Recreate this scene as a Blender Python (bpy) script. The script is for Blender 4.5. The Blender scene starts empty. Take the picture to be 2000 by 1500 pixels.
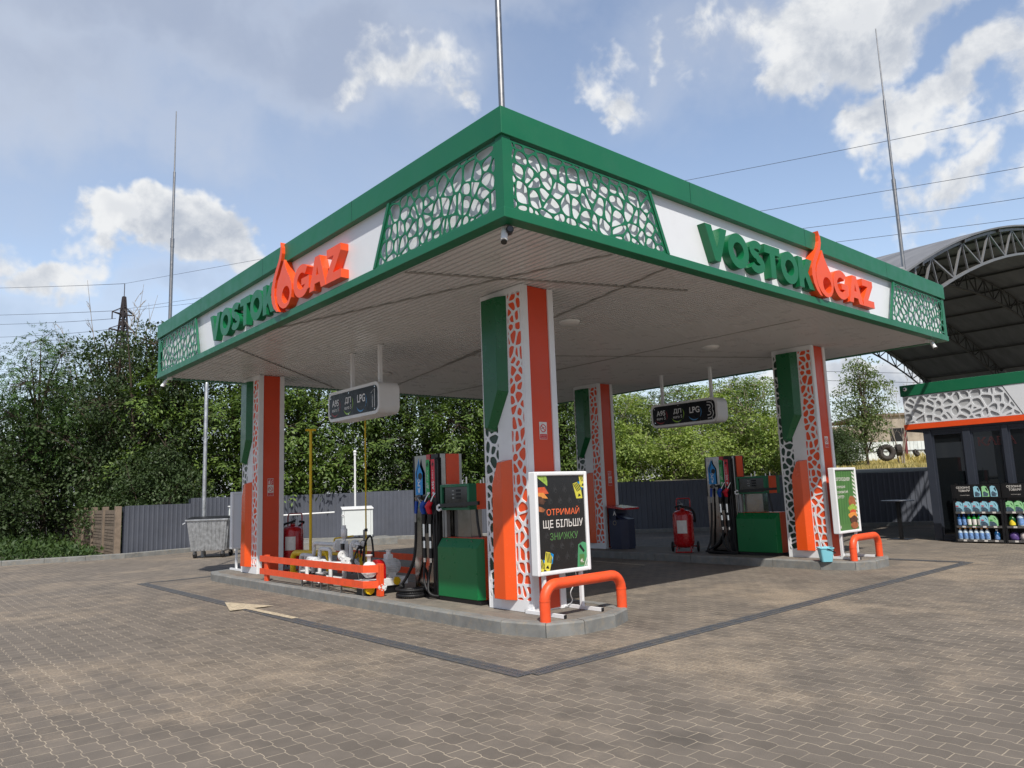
import bpy, math, random
import numpy as np
from mathutils import Vector, Matrix
from mathutils.geometry import tessellate_polygon

random.seed(7)
rng = np.random.default_rng(7)
scene = bpy.context.scene
col = scene.collection
PI = math.pi


def L(r, g, b):
    f = lambda c: (c / 255 / 12.92) if c / 255 <= 0.04045 else ((c / 255 + 0.055) / 1.055) ** 2.4
    return (f(r), f(g), f(b))


# ------------------------------------------------------------------ mesh builder
class MB:
    def __init__(s):
        s.v, s.f, s.m, s.sm = [], [], [], []

    def add(s, verts, faces, m=0, smooth=False):
        o = len(s.v)
        s.v.extend([tuple(p) for p in verts])
        for f in faces:
            s.f.append(tuple(i + o for i in f))
            s.m.append(m)
            s.sm.append(smooth)
        return s

    def box(s, x0, y0, z0, x1, y1, z1, m=0):
        v = [(x0, y0, z0), (x1, y0, z0), (x1, y1, z0), (x0, y1, z0), (x0, y0, z1), (x1, y0, z1), (x1, y1, z1), (x0, y1, z1)]
        return s.add(v, [(0, 3, 2, 1), (4, 5, 6, 7), (0, 1, 5, 4), (1, 2, 6, 5), (2, 3, 7, 6), (3, 0, 4, 7)], m)

    def obox(s, c, u, w, n, hu, hw, hn, m=0):
        """box with centre c, unit axes u, w, n and half sizes"""
        c, u, w, n = Vector(c), Vector(u), Vector(w), Vector(n)
        v = [c + u * a * hu + w * b * hw + n * d * hn for d in (-1, 1) for a, b in ((-1, -1), (1, -1), (1, 1), (-1, 1))]
        return s.add(v, [(0, 3, 2, 1), (4, 5, 6, 7), (0, 1, 5, 4), (1, 2, 6, 5), (2, 3, 7, 6), (3, 0, 4, 7)], m)

    def bar(s, a, b, w, h=None, m=0):
        """rectangular bar from a to b"""
        a, b = Vector(a), Vector(b)
        h = h or w
        d = (b - a)
        ln = d.length
        d.normalize()
        up = Vector((0, 0, 1)) if abs(d.z) < 0.95 else Vector((0, 1, 0))
        u = d.cross(up).normalized()
        n = u.cross(d).normalized()
        return s.obox((a + b) / 2, d, u, n, ln / 2, w / 2, h / 2, m)

    def tube(s, pts, r, n=10, m=0, caps=True, smooth=True):
        pts = [Vector(p) for p in pts]
        k = len(pts)
        rs = r if isinstance(r, (list, tuple)) else [r] * k
        t = []
        for i in range(k):
            d = (pts[min(i + 1, k - 1)] - pts[max(i - 1, 0)])
            t.append(d.normalized() if d.length > 1e-9 else Vector((0, 0, 1)))
        up = Vector((0, 0, 1)) if abs(t[0].z) < 0.9 else Vector((1, 0, 0))
        u = t[0].cross(up).normalized()
        vs = []
        for i in range(k):
            u = (u - t[i] * u.dot(t[i])).normalized()
            w = t[i].cross(u)
            for j in range(n):
                a = 2 * PI * j / n
                vs.append(pts[i] + (u * math.cos(a) + w * math.sin(a)) * rs[i])
        fs = [(i * n + j, i * n + (j + 1) % n, (i + 1) * n + (j + 1) % n, (i + 1) * n + j) for i in range(k - 1) for j in range(n)]
        s.add(vs, fs, m, smooth)
        if caps:
            s.add(vs[:n], [tuple(reversed(range(n)))], m)
            s.add(vs[-n:], [tuple(range(n))], m)
        return s

    def cyl(s, a, b, r, n=16, m=0):
        return s.tube([a, b], r, n, m)

    def lathe(s, prof, c=(0, 0, 0), axis=(0, 0, 1), n=20, m=0, smooth=True):
        """prof: list of (radius, height)"""
        c, ax = Vector(c), Vector(axis).normalized()
        up = Vector((1, 0, 0)) if abs(ax.x) < 0.9 else Vector((0, 1, 0))
        u = ax.cross(up).normalized()
        w = ax.cross(u)
        vs = []
        for r, h in prof:
            for j in range(n):
                a = 2 * PI * j / n
                vs.append(c + ax * h + (u * math.cos(a) + w * math.sin(a)) * max(r, 1e-4))
        k = len(prof)
        fs = [(i * n + j, i * n + (j + 1) % n, (i + 1) * n + (j + 1) % n, (i + 1) * n + j) for i in range(k - 1) for j in range(n)]
        s.add(vs, fs, m, smooth)
        s.add(vs[:n], [tuple(reversed(range(n)))], m)
        s.add(vs[-n:], [tuple(range(n))], m)
        return s

    def poly(s, pts, to3, depth=0.0, m=0, holes=(), side_m=None):
        """flat polygon (2D) placed by to3(x, y, h); extruded from h=0 to h=depth (front at depth)"""
        loops = [list(pts)] + [list(h) for h in holes]
        allp = [p for l in loops for p in l]
        tri = tessellate_polygon([[Vector((p[0], p[1], 0)) for p in l] for l in loops])
        s.add([to3(p[0], p[1], depth) for p in allp], [tuple(t) for t in tri], m)
        if depth:
            sm = m if side_m is None else side_m
            s.add([to3(p[0], p[1], 0) for p in allp], [tuple(reversed(t)) for t in tri], sm)
            for l in loops:
                n = len(l)
                vs = [to3(p[0], p[1], 0) for p in l] + [to3(p[0], p[1], depth) for p in l]
                s.add(vs, [(i, (i + 1) % n, n + (i + 1) % n, n + i) for i in range(n)], sm)
        return s

    def prism(s, pts, z0, z1, m=0):
        return s.poly(pts, lambda x, y, h: (x, y, z0 + h), z1 - z0, m)

    def sphere(s, c, r, n=14, m=0, sz=1.0):
        k = n // 2
        return s.lathe([(r * math.sin(PI * i / k), -r * sz * math.cos(PI * i / k)) for i in range(k + 1)], c, (0, 0, 1), n, m)

    def mesh(s, name, mats):
        me = bpy.data.meshes.new(name)
        me.from_pydata(s.v, [], s.f)
        for mt in (mats if isinstance(mats, (list, tuple)) else [mats]):
            me.materials.append(mt)
        me.polygons.foreach_set('material_index', s.m)
        me.polygons.foreach_set('use_smooth', s.sm)
        me.update()
        import bmesh
        bm = bmesh.new()
        bm.from_mesh(me)
        bmesh.ops.recalc_face_normals(bm, faces=bm.faces)
        bm.to_mesh(me)
        bm.free()
        return me


def ob(name, mb, mats, parent=None, loc=(0, 0, 0), rotz=0.0, bevel=0.0, seg=2):
    me = mb.mesh(name, mats) if isinstance(mb, MB) else mb
    o = bpy.data.objects.new(name, me)
    col.objects.link(o)
    if parent is not None:
        o.parent = parent
    o.location = loc
    o.rotation_euler = (0, 0, rotz)
    if bevel:
        b = o.modifiers.new('bevel', 'BEVEL')
        b.width = bevel
        b.segments = seg
        b.limit_method = 'ANGLE'
        b.angle_limit = math.radians(40)
        b.harden_normals = False
    return o


def tag(o, label=None, cat=None, group=None, kind=None):
    if label:
        o['label'] = label
    if cat:
        o['category'] = cat
    if group:
        o['group'] = group
    if kind:
        o['kind'] = kind
    return o


def thing(name, label, cat, loc=(0, 0, 0), rotz=0.0, group=None):
    o = bpy.data.objects.new(name, None)
    o.empty_display_size = 0.2
    col.objects.link(o)
    o.location = loc
    o.rotation_euler = (0, 0, rotz)
    return tag(o, label, cat, group)


def kids(o):
    return [c for c in list(col.objects) if c.parent == o]


def dup(root, loc, rotz=None, label=None, scale=None, skip=(), group=None):
    def cp(o, par):
        c = o.copy()
        col.objects.link(c)
        c.parent = par
        for ch in kids(o):
            if ch not in skip:
                cp(ch, c)
        return c
    r = cp(root, None)
    r.location = loc
    if rotz is not None:
        r.rotation_euler = (0, 0, rotz)
    if label:
        r['label'] = label
    if group:
        r['group'] = group
    if scale is not None:
        r.scale = scale if hasattr(scale, '__len__') else (scale,) * 3
    return r


# ------------------------------------------------------------------ materials
class NT:
    """tiny node-graph helper"""
    def __init__(s, tree):
        s.t = tree

    def n(s, typ, **kw):
        nd = s.t.nodes.new(typ)
        for k, v in kw.items():
            setattr(nd, k, v)
        return nd

    def put(s, sock, v):
        if v is None:
            return
        if isinstance(v, bpy.types.NodeSocket):
            s.t.links.new(v, sock)
        elif isinstance(v, (tuple, list)) and sock.type == 'RGBA' and len(v) == 3:
            sock.default_value = (*v, 1)
        else:
            sock.default_value = v

    def math(s, op, a, b=None, c=None, clamp=False):
        nd = s.n('ShaderNodeMath', operation=op, use_clamp=clamp)
        for i, v in enumerate((a, b, c)):
            s.put(nd.inputs[i], v)
        return nd.outputs[0]

    def mapr(s, v, a, b, c=0.0, d=1.0, smooth=False):
        nd = s.n('ShaderNodeMapRange')
        if smooth:
            nd.interpolation_type = 'SMOOTHSTEP'
        for i, x in enumerate((v, a, b, c, d)):
            s.put(nd.inputs[i], x)
        return nd.outputs[0]

    def mix(s, f, a, b, op='MIX'):
        nd = s.n('ShaderNodeMix', data_type='RGBA', blend_type=op)
        s.put(nd.inputs[0], f)
        s.put(nd.inputs[6], a)
        s.put(nd.inputs[7], b)
        return nd.outputs[2]

    def noise(s, vec, scale, detail=4.0, rough=0.55, dist=0.0, out=0):
        nd = s.n('ShaderNodeTexNoise')
        s.put(nd.inputs['Vector'], vec)
        s.put(nd.inputs['Scale'], scale)
        s.put(nd.inputs['Detail'], detail)
        s.put(nd.inputs['Roughness'], rough)
        s.put(nd.inputs['Distortion'], dist)
        return nd.outputs[out]

    def vop(s, op, a, b=None, sc=None):
        nd = s.n('ShaderNodeVectorMath', operation=op)
        s.put(nd.inputs[0], a)
        if b is not None:
            s.put(nd.inputs[1], b)
        if sc is not None:
            s.put(nd.inputs[3], sc)
        return nd.outputs[1] if op in ('DOT_PRODUCT', 'LENGTH') else nd.outputs[0]

    def comb(s, x, y, z=0.0):
        nd = s.n('ShaderNodeCombineXYZ')
        for i, v in enumerate((x, y, z)):
            s.put(nd.inputs[i], v)
        return nd.outputs[0]

    def sep(s, v):
        nd = s.n('ShaderNodeSeparateXYZ')
        s.put(nd.inputs[0], v)
        return nd.outputs

    def bump(s, h, strength=0.3, dist=0.01):
        nd = s.n('ShaderNodeBump')
        s.put(nd.inputs['Height'], h)
        s.put(nd.inputs['Strength'], strength)
        s.put(nd.inputs['Distance'], dist)
        return nd.outputs[0]


def new_mat(name):
    m = bpy.data.materials.new(name)
    m.use_nodes = True
    g = NT(m.node_tree)
    p = m.node_tree.nodes['Principled BSDF']
    return m, g, p


def pm(name, rgb, rough=0.5, metal=0.0, var=0.12, scale=3.0, bump=0.0, bscale=60.0, coat=0.0, dirt=0.0, dcol=(0.1, 0.085, 0.065), spec=None, aniso=None):
    m, g, p = new_mat(name)
    tc = g.n('ShaderNodeTexCoord').outputs['Object']
    nz = g.noise(tc, scale, 5.0, 0.6)
    k = g.mapr(nz, 0.3, 0.7, 1.0 - var, 1.0 + var)
    cl = g.vop('SCALE', rgb, sc=k) if False else None
    c = g.mix(1.0, (*rgb,), g.comb(k, k, k), 'MULTIPLY')
    if dirt:
        n2 = g.noise(tc, scale * 2.3, 8.0, 0.7)
        c = g.mix(g.mapr(n2, 0.5, 0.75, 0.0, dirt), c, dcol)
    g.put(p.inputs['Base Color'], c)
    g.put(p.inputs['Roughness'], g.mapr(g.noise(tc, scale * 4, 3.0), 0.3, 0.7, max(rough - 0.06, 0.02), min(rough + 0.08, 1.0)))
    p.inputs['Metallic'].default_value = metal
    if spec is not None:
        p.inputs['Specular IOR Level'].default_value = spec
    if coat:
        p.inputs['Coat Weight'].default_value = coat
        p.inputs['Coat Roughness'].default_value = 0.08
    if bump:
        g.put(p.inputs['Normal'], g.bump(g.noise(tc, bscale, 4.0), bump, 0.004))
    return m


M = {}
M['green'] = pm('green_paint', L(22, 106, 72), 0.42, var=0.06, scale=1.2, dirt=0.08, dcol=L(90, 110, 95))
M['green_letter'] = pm('green_letter_paint', L(8, 104, 62), 0.38, var=0.08, scale=2, dirt=0.1, dcol=L(70, 130, 100))
M['green_gloss'] = pm('green_gloss_paint', L(4, 92, 48), 0.3, var=0.05, scale=1.5, coat=0.12)
M['green_dark'] = pm('dark_green_back', L(0, 50, 32), 0.3, var=0.1)
M['green_door'] = pm('green_door_paint', L(4, 108, 58), 0.32, var=0.05, scale=1.5)
M['orange'] = pm('orange_paint', L(236, 84, 34), 0.36, var=0.06, scale=2, dirt=0.06, dcol=L(160, 70, 40))
M['orange_gloss'] = pm('orange_gloss_paint', L(228, 84, 26), 0.2, var=0.05, scale=1.5, coat=0.3)
M['orange_rail'] = pm('orange_rail_paint', L(236, 84, 40), 0.45, var=0.1, scale=6, dirt=0.4, dcol=L(150, 85, 60), bump=0.15, bscale=30)
M['red_panel'] = pm('brick_red_panel', L(214, 70, 32), 0.4, var=0.05, scale=1.5, dirt=0.08, dcol=L(120, 60, 45))
M['white'] = pm('white_paint', L(232, 234, 236), 0.42, var=0.05, scale=1.5, dirt=0.1, dcol=L(170, 165, 155))
M['white_panel'] = pm('white_composite', L(226, 229, 233), 0.35, var=0.03, scale=0.8, dirt=0.08, dcol=L(180, 180, 178))
M['white_metal'] = pm('white_steel', L(226, 228, 228), 0.4, var=0.08, scale=4, dirt=0.25, dcol=L(140, 125, 105))
M['soffit'] = pm('soffit_sheet', L(214, 214, 215), 0.3, var=0.03, scale=0.7, dirt=0.12, dcol=L(150, 140, 125))
M['seam'] = pm('seam_strip', L(150, 148, 145), 0.5)
M['black'] = pm('black_plastic', L(22, 22, 24), 0.4, var=0.2)
M['rubber'] = pm('black_rubber', L(26, 26, 28), 0.55, var=0.2, scale=10)
M['screen'] = pm('dark_screen', L(14, 16, 18), 0.08, var=0.05, coat=0.5)
M['face_black'] = pm('sign_face_black', L(8, 12, 20), 0.3, var=0.05, spec=0.25)
M['steel'] = pm('stainless_steel', (0.24, 0.237, 0.23), 0.12, 1.0, var=0.06, scale=2)
M['steel_dull'] = pm('dull_steel', (0.33, 0.33, 0.33), 0.42, 1.0, var=0.1, scale=5)
M['galv'] = pm('galvanised_steel', (0.46, 0.48, 0.50), 0.45, 0.75, var=0.3, scale=9, dirt=0.3, dcol=(0.2, 0.2, 0.2))
M['chrome'] = pm('chrome', (0.7, 0.7, 0.7), 0.12, 1.0, var=0.02)
M['yellow'] = pm('yellow_paint', L(228, 190, 10), 0.42, var=0.1, scale=6, dirt=0.15, dcol=L(130, 105, 30))
M['red'] = pm('red_enamel', L(176, 14, 22), 0.25, var=0.08, scale=4, coat=0.3)
M['redcap'] = pm('red_plastic', L(205, 20, 30), 0.35)
M['paper'] = pm('paper_label', L(222, 218, 212), 0.6, var=0.12, scale=14)
M['concrete'] = pm('kerb_concrete', L(122, 123, 121), 0.85, var=0.22, scale=5, bump=0.3, bscale=90, dirt=0.55, dcol=L(158, 143, 120))
M['concrete_brown'] = pm('old_concrete', L(124, 110, 96), 0.9, var=0.25, scale=4, bump=0.5, bscale=40, dirt=0.4, dcol=L(84, 72, 60))
M['fence_grey'] = pm('grey_sheet', L(86, 90, 100), 0.45, var=0.12, scale=1.0, dirt=0.12, dcol=L(110, 104, 96))
M['navy'] = pm('navy_plastic', L(34, 40, 66), 0.5, var=0.15)
M['anthracite'] = pm('anthracite_frame', L(52, 57, 68), 0.4, var=0.06)
M['shelter_steel'] = pm('shelter_steel', L(70, 68, 66), 0.5, var=0.12)
M['shelter_light'] = pm('light_grey_steel', L(150, 150, 152), 0.45, var=0.08)
M['bark'] = pm('bark', L(72, 62, 52), 0.9, var=0.3, scale=8, bump=0.6, bscale=30)
M['bark_pale'] = pm('pale_bark', L(150, 140, 122), 0.85, var=0.3, scale=9)
M['twig'] = pm('dead_twig', L(158, 148, 136), 0.85, var=0.2)
M['light_blue'] = pm('light_blue_plastic', L(134, 208, 224), 0.35, var=0.05)
M['sheet_white'] = pm('pale_sheet', L(214, 220, 220), 0.5, var=0.06, scale=0.5, dirt=0.2, dcol=L(150, 140, 125))
M['maroon'] = pm('maroon_paint', L(104, 44, 46), 0.6)
M['tyre'] = pm('old_tyre', L(58, 54, 52), 0.8, var=0.25, scale=6)
M['pylon'] = pm('weathered_steel', L(58, 52, 54), 0.7, var=0.2)
M['cable'] = pm('overhead_cable', L(70, 76, 88), 0.6)


# ------------------------------------------------------------------ 2D helpers
def clip(poly, nx, ny, c):
    out = []
    n = len(poly)
    for i in range(n):
        p, q = poly[i], poly[(i + 1) % n]
        dp, dq = nx * p[0] + ny * p[1] - c, nx * q[0] + ny * q[1] - c
        if dp <= 0:
            out.append(p)
        if (dp < 0 < dq) or (dq < 0 < dp):
            t = dp / (dp - dq)
            out.append((p[0] + (q[0] - p[0]) * t, p[1] + (q[1] - p[1]) * t))
    return out


def inset_poly(poly, w):
    """convex counter-clockwise polygon moved inward by w"""
    out = list(poly)
    n = len(poly)
    for i in range(n):
        p, q = poly[i], poly[(i + 1) % n]
        dx, dy = q[0] - p[0], q[1] - p[1]
        ln = math.hypot(dx, dy)
        nx, ny = dy / ln, -dx / ln
        out = clip(out, nx, ny, nx * p[0] + ny * p[1] - w)
        if len(out) < 3:
            return []
    return out


def ccw(poly):
    a = sum(poly[i][0] * poly[(i + 1) % len(poly)][1] - poly[(i + 1) % len(poly)][0] * poly[i][1] for i in range(len(poly)))
    return list(poly) if a > 0 else list(reversed(poly))


def area(poly):
    return abs(sum(poly[i][0] * poly[(i + 1) % len(poly)][1] - poly[(i + 1) % len(poly)][0] * poly[i][1] for i in range(len(poly)))) / 2


def chaikin(poly, it=2, r=0.27):
    for _ in range(it):
        q = []
        n = len(poly)
        for i in range(n):
            a, b = poly[i], poly[(i + 1) % n]
            q.append((a[0] + (b[0] - a[0]) * r, a[1] + (b[1] - a[1]) * r))
            q.append((a[0] + (b[0] - a[0]) * (1 - r), a[1] + (b[1] - a[1]) * (1 - r)))
        poly = q
    return poly


def ray_hit(poly, c, ang):
    dx, dy = math.cos(ang), math.sin(ang)
    best = 1e9
    n = len(poly)
    for i in range(n):
        ax, ay = poly[i][0] - c[0], poly[i][1] - c[1]
        bx, by = poly[(i + 1) % n][0] - c[0], poly[(i + 1) % n][1] - c[1]
        ex, ey = bx - ax, by - ay
        den = dx * ey - dy * ex
        if abs(den) < 1e-12:
            continue
        t = (ax * ey - ay * ex) / den
        u = (ax * dy - ay * dx) / den
        if t > 1e-9 and -1e-6 <= u <= 1 + 1e-6:
            best = min(best, t)
    return best if best < 1e8 else 0.0


def lattice(mb, poly, spacing, web, frame, to3, depth, m=0, seed=1, stretch=(1.0, 1.0), iters=2, rnd=.21):
    """sheet with organic rounded holes, front at depth, hole walls down to 0"""
    R = random.Random(seed)
    poly = ccw(poly)
    xs = [p[0] for p in poly]
    ys = [p[1] for p in poly]
    sx, sy = spacing * stretch[0], spacing * stretch[1]
    seeds = []
    y = min(ys) - sy
    row = 0
    while y < max(ys) + sy * 1.5:
        x = min(xs) - sx + (sx / 2 if row % 2 else 0)
        while x < max(xs) + sx * 1.5:
            seeds.append((x + R.uniform(-.46, .46) * sx, y + R.uniform(-.46, .46) * sy))
            x += sx
        y += sy * 0.9
        row += 1
    inner = inset_poly(poly, frame)
    for i, s in enumerate(seeds):
        near = sorted((q for j, q in enumerate(seeds) if j != i), key=lambda q: (q[0] - s[0]) ** 2 + (q[1] - s[1]) ** 2)[:22]
        cell, hole = list(poly), list(inner)
        w = web * R.uniform(0.35, 0.65)
        for q in near:
            dx, dy = q[0] - s[0], q[1] - s[1]
            ln = math.hypot(dx, dy)
            nx, ny = dx / ln, dy / ln
            c = nx * (s[0] + q[0]) / 2 + ny * (s[1] + q[1]) / 2
            cell = clip(cell, nx, ny, c)
            if len(cell) < 3:
                break
            if len(hole) >= 3:
                hole = clip(hole, nx, ny, c - w)
        if len(cell) < 3 or area(cell) < 1e-6:
            continue
        if len(hole) < 3 or area(hole) < spacing * spacing * 0.012:
            mb.add([to3(p[0], p[1], depth) for p in cell], [tuple(range(len(cell)))], m)
            continue
        hole = chaikin(hole, iters, rnd)
        c = (sum(p[0] for p in hole) / len(hole), sum(p[1] for p in hole) / len(hole))
        angs = sorted(set(round(math.atan2(p[1] - c[1], p[0] - c[0]), 5) for p in hole + cell))
        hp, cp = [], []
        for a in angs:
            rh, rc = ray_hit(hole, c, a), ray_hit(cell, c, a)
            rc = max(rc, rh)
            hp.append((c[0] + rh * math.cos(a), c[1] + rh * math.sin(a)))
            cp.append((c[0] + rc * math.cos(a), c[1] + rc * math.sin(a)))
        n = len(angs)
        vs = [to3(p[0], p[1], depth) for p in hp] + [to3(p[0], p[1], depth) for p in cp] + [to3(p[0], p[1], 0) for p in hp]
        fs = [(i, (i + 1) % n, n + (i + 1) % n, n + i) for i in range(n)] + [(2 * n + i, 2 * n + (i + 1) % n, (i + 1) % n, i) for i in range(n)]
        mb.add(vs, fs, m)
    n = len(poly)
    vs = [to3(p[0], p[1], 0) for p in poly] + [to3(p[0], p[1], depth) for p in poly]
    mb.add(vs, [(i, (i + 1) % n, n + (i + 1) % n, n + i) for i in range(n)], m)
    return mb


def arc(cx, cy, r, a0, a1, n=16, ry=None):
    ry = r if ry is None else ry
    return [(cx + r * math.cos(math.radians(a0 + (a1 - a0) * i / n)), cy + ry * math.sin(math.radians(a0 + (a1 - a0) * i / n))) for i in range(n + 1)]


def stroke(pts, w):
    """polygon of a polyline with width w (butt ends)"""
    k = len(pts)
    lft, rgt = [], []
    for i in range(k):
        a, b = pts[max(i - 1, 0)], pts[min(i + 1, k - 1)]
        dx, dy = b[0] - a[0], b[1] - a[1]
        ln = math.hypot(dx, dy) or 1
        nx, ny = -dy / ln * w / 2, dx / ln * w / 2
        lft.append((pts[i][0] + nx, pts[i][1] + ny))
        rgt.append((pts[i][0] - nx, pts[i][1] - ny))
    return lft + rgt[::-1]


# heavy display letters in a unit-height box: (outline, holes, width)
def letter_shapes():
    t = 0.27
    S = {}
    S['V'] = ([(0, 1), (.33, 1), (.565, .36), (.80, 1), (1.13, 1), (.70, 0), (.43, 0)], [], 1.13)
    S['O'] = (arc(.56, .5, .56, 0, 352, 40, .52), [arc(.56, .5, .285, 0, 350, 32, .255)], 1.12)
    up = arc(.44, .715, .275, 25, 270, 18, .165)
    dn = arc(.44, .285, .305, 90, -158, 18, .165)
    S['S'] = (stroke([(.69, .79)] + up[1:] + dn[1:] + [], .24), [], .88)
    S['T'] = ([(0, 1), (.92, 1), (.92, .74), (.61, .74), (.61, 0), (.31, 0), (.31, .74), (0, .74)], [], .92)
    S['K'] = ([(0, 1), (.3, 1), (.3, .60), (.60, 1), (.97, 1), (.62, .56), (1.0, 0), (.64, 0), (.40, .37), (.3, .25), (.3, 0), (0, 0)], [], 1.0)
    g = arc(.55, .5, .425, 44, 318, 34, .385)
    S['G'] = ([p for p in stroke(g, .255)], [], 1.05)
    S['A'] = ([(.40, 1), (.72, 1), (1.14, 0), (.81, 0), (.735, .19), (.385, .19), (.31, 0), (0, 0)], [[(.56, .70), (.475, .43), (.645, .43)]], 1.14)
    S['Z'] = ([(.04, 1), (.90, 1), (.90, .80), (.43, .25), (.92, .25), (.92, 0), (0, 0), (0, .20), (.47, .75), (.04, .75)], [], .92)
    return S


LET = letter_shapes()

FLAME_SWOOSH = [(.31, 1.02), (.36, .93), (.365, .84), (.33, .74), (.25, .62), (.17, .50), (.125, .38), (.125, .26), (.16, .15), (.22, .05), (.27, .0),
                (.20, .01), (.11, .08), (.05, .17), (.02, .28), (.03, .40), (.08, .52), (.17, .65), (.26, .76), (.305, .86), (.315, .95)]
FLAME_DROP = [(.40, .74), (.445, .63), (.52, .52), (.60, .42), (.645, .33), (.655, .24), (.63, .13), (.56, .05), (.47, .015), (.38, .02), (.28, .07), (.20, .15), (.165, .25), (.165, .36), (.21, .47), (.29, .57), (.36, .67)]
FLAME_HOLE = arc(.465, .205, .125, 0, 345, 22) [:-1]


_tc = {}


def text2d(s, bold=0.0):
    """flat text outline as triangulated verts, faces in em units with left-bottom at its own bounding box"""
    key = (s, bold)
    if key not in _tc:
        cu = bpy.data.curves.new('lettering', 'FONT')
        cu.body = s
        cu.size = 1.0
        cu.resolution_u = 4
        cu.fill_mode = 'BOTH' if False else cu.fill_mode
        cu.offset = bold
        o = bpy.data.objects.new('lettering', cu)
        col.objects.link(o)
        bpy.context.view_layer.update()
        dg = bpy.context.evaluated_depsgraph_get()
        me = bpy.data.meshes.new_from_object(o.evaluated_get(dg))
        v = [(p.co.x, p.co.y) for p in me.vertices]
        f = [tuple(p.vertices) for p in me.polygons]
        bpy.data.objects.remove(o)
        bpy.data.curves.remove(cu)
        bpy.data.meshes.remove(me)
        x0, y0 = min(p[0] for p in v), min(p[1] for p in v)
        v = [(p[0] - x0, p[1] - y0) for p in v]
        _tc[key] = (v, f, max(p[0] for p in v), max(p[1] for p in v))
    return _tc[key]


def put_text(mb, s, to3, x, y, h=None, w=None, m=0, bold=0.0, lift=0.002, align='l', rot=False):
    """text with its lower-left (or centre) at x, y; height h and/or width w; to3(x, y, lift)"""
    v, f, tw, th = text2d(s, bold)
    if h is None:
        sx = sy = w / tw
    else:
        sy = h / th
        sx = sy if w is None else w / tw
    W, H = tw * sx, th * sy
    ox, oy = (-W / 2, -H / 2) if align == 'c' else (0, 0)
    vs = []
    for px, py in v:
        a, b = px * sx + ox, py * sy + oy
        if rot:
            a, b = -b, a
        vs.append(to3(x + a, y + b, lift))
    mb.add(vs, f, m)
    return W


def rrect(x0, y0, x1, y1, r, n=6):
    return arc(x1 - r, y1 - r, r, 0, 90, n) + arc(x0 + r, y1 - r, r, 90, 180, n) + arc(x0 + r, y0 + r, r, 180, 270, n) + arc(x1 - r, y0 + r, r, 270, 360, n)


def flame_icon(mb, to3, x, y, h, m, lift):
    """small flame mark, lower-left at x, y"""
    k = h / 1.02
    for P_, hs in ((FLAME_SWOOSH, ()), (FLAME_DROP, (FLAME_HOLE,))):
        mb.poly([(x + p[0] * k, y + p[1] * k) for p in P_], lambda a, b, h: to3(a, b, lift), 0, m, [[(x + p[0] * k, y + p[1] * k) for p in h_] for h_ in hs])


# ------------------------------------------------------------------ camera, sun, sky
CAM = Vector((-5.34672, -6.13162, 1.6))
yaw, pit, rol = math.radians(48.82276), math.radians(8.3145), math.radians(-2.15082)
fw = Vector((math.cos(yaw) * math.cos(pit), math.sin(yaw) * math.cos(pit), math.sin(pit)))
r0 = Vector((math.sin(yaw), -math.cos(yaw), 0))
u0 = r0.cross(fw)
rt = r0 * math.cos(rol) + u0 * math.sin(rol)
up = -r0 * math.sin(rol) + u0 * math.cos(rol)
cd = bpy.data.cameras.new('camera')
cd.sensor_width = 36
cd.lens = 1445.3223 / 2000 * 36
cd.clip_end = 3000
cam = bpy.data.objects.new('camera', cd)
cam.matrix_world = Matrix(((rt.x, up.x, -fw.x, CAM.x), (rt.y, up.y, -fw.y, CAM.y), (rt.z, up.z, -fw.z, CAM.z), (0, 0, 0, 1)))
col.objects.link(cam)
scene.camera = cam

SUN_TRAVEL = Vector((0.44, 0.68, -1.0)).normalized()
sd = bpy.data.lights.new('sun', 'SUN')
sd.energy = 4.6
sd.angle = math.radians(0.6)
sd.color = (1.0, 0.95, 0.87)
sun = bpy.data.objects.new('sun', sd)
sun.rotation_euler = SUN_TRAVEL.to_track_quat('-Z', 'Y').to_euler()
col.objects.link(sun)
s_el = math.asin(-SUN_TRAVEL.z)
s_rot = math.atan2(-SUN_TRAVEL.x, -SUN_TRAVEL.y)

scene.view_settings.view_transform = 'Standard'
scene.view_settings.look = 'None'
scene.view_settings.gamma = 1.0
scene.view_settings.exposure = 0.0


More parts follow.
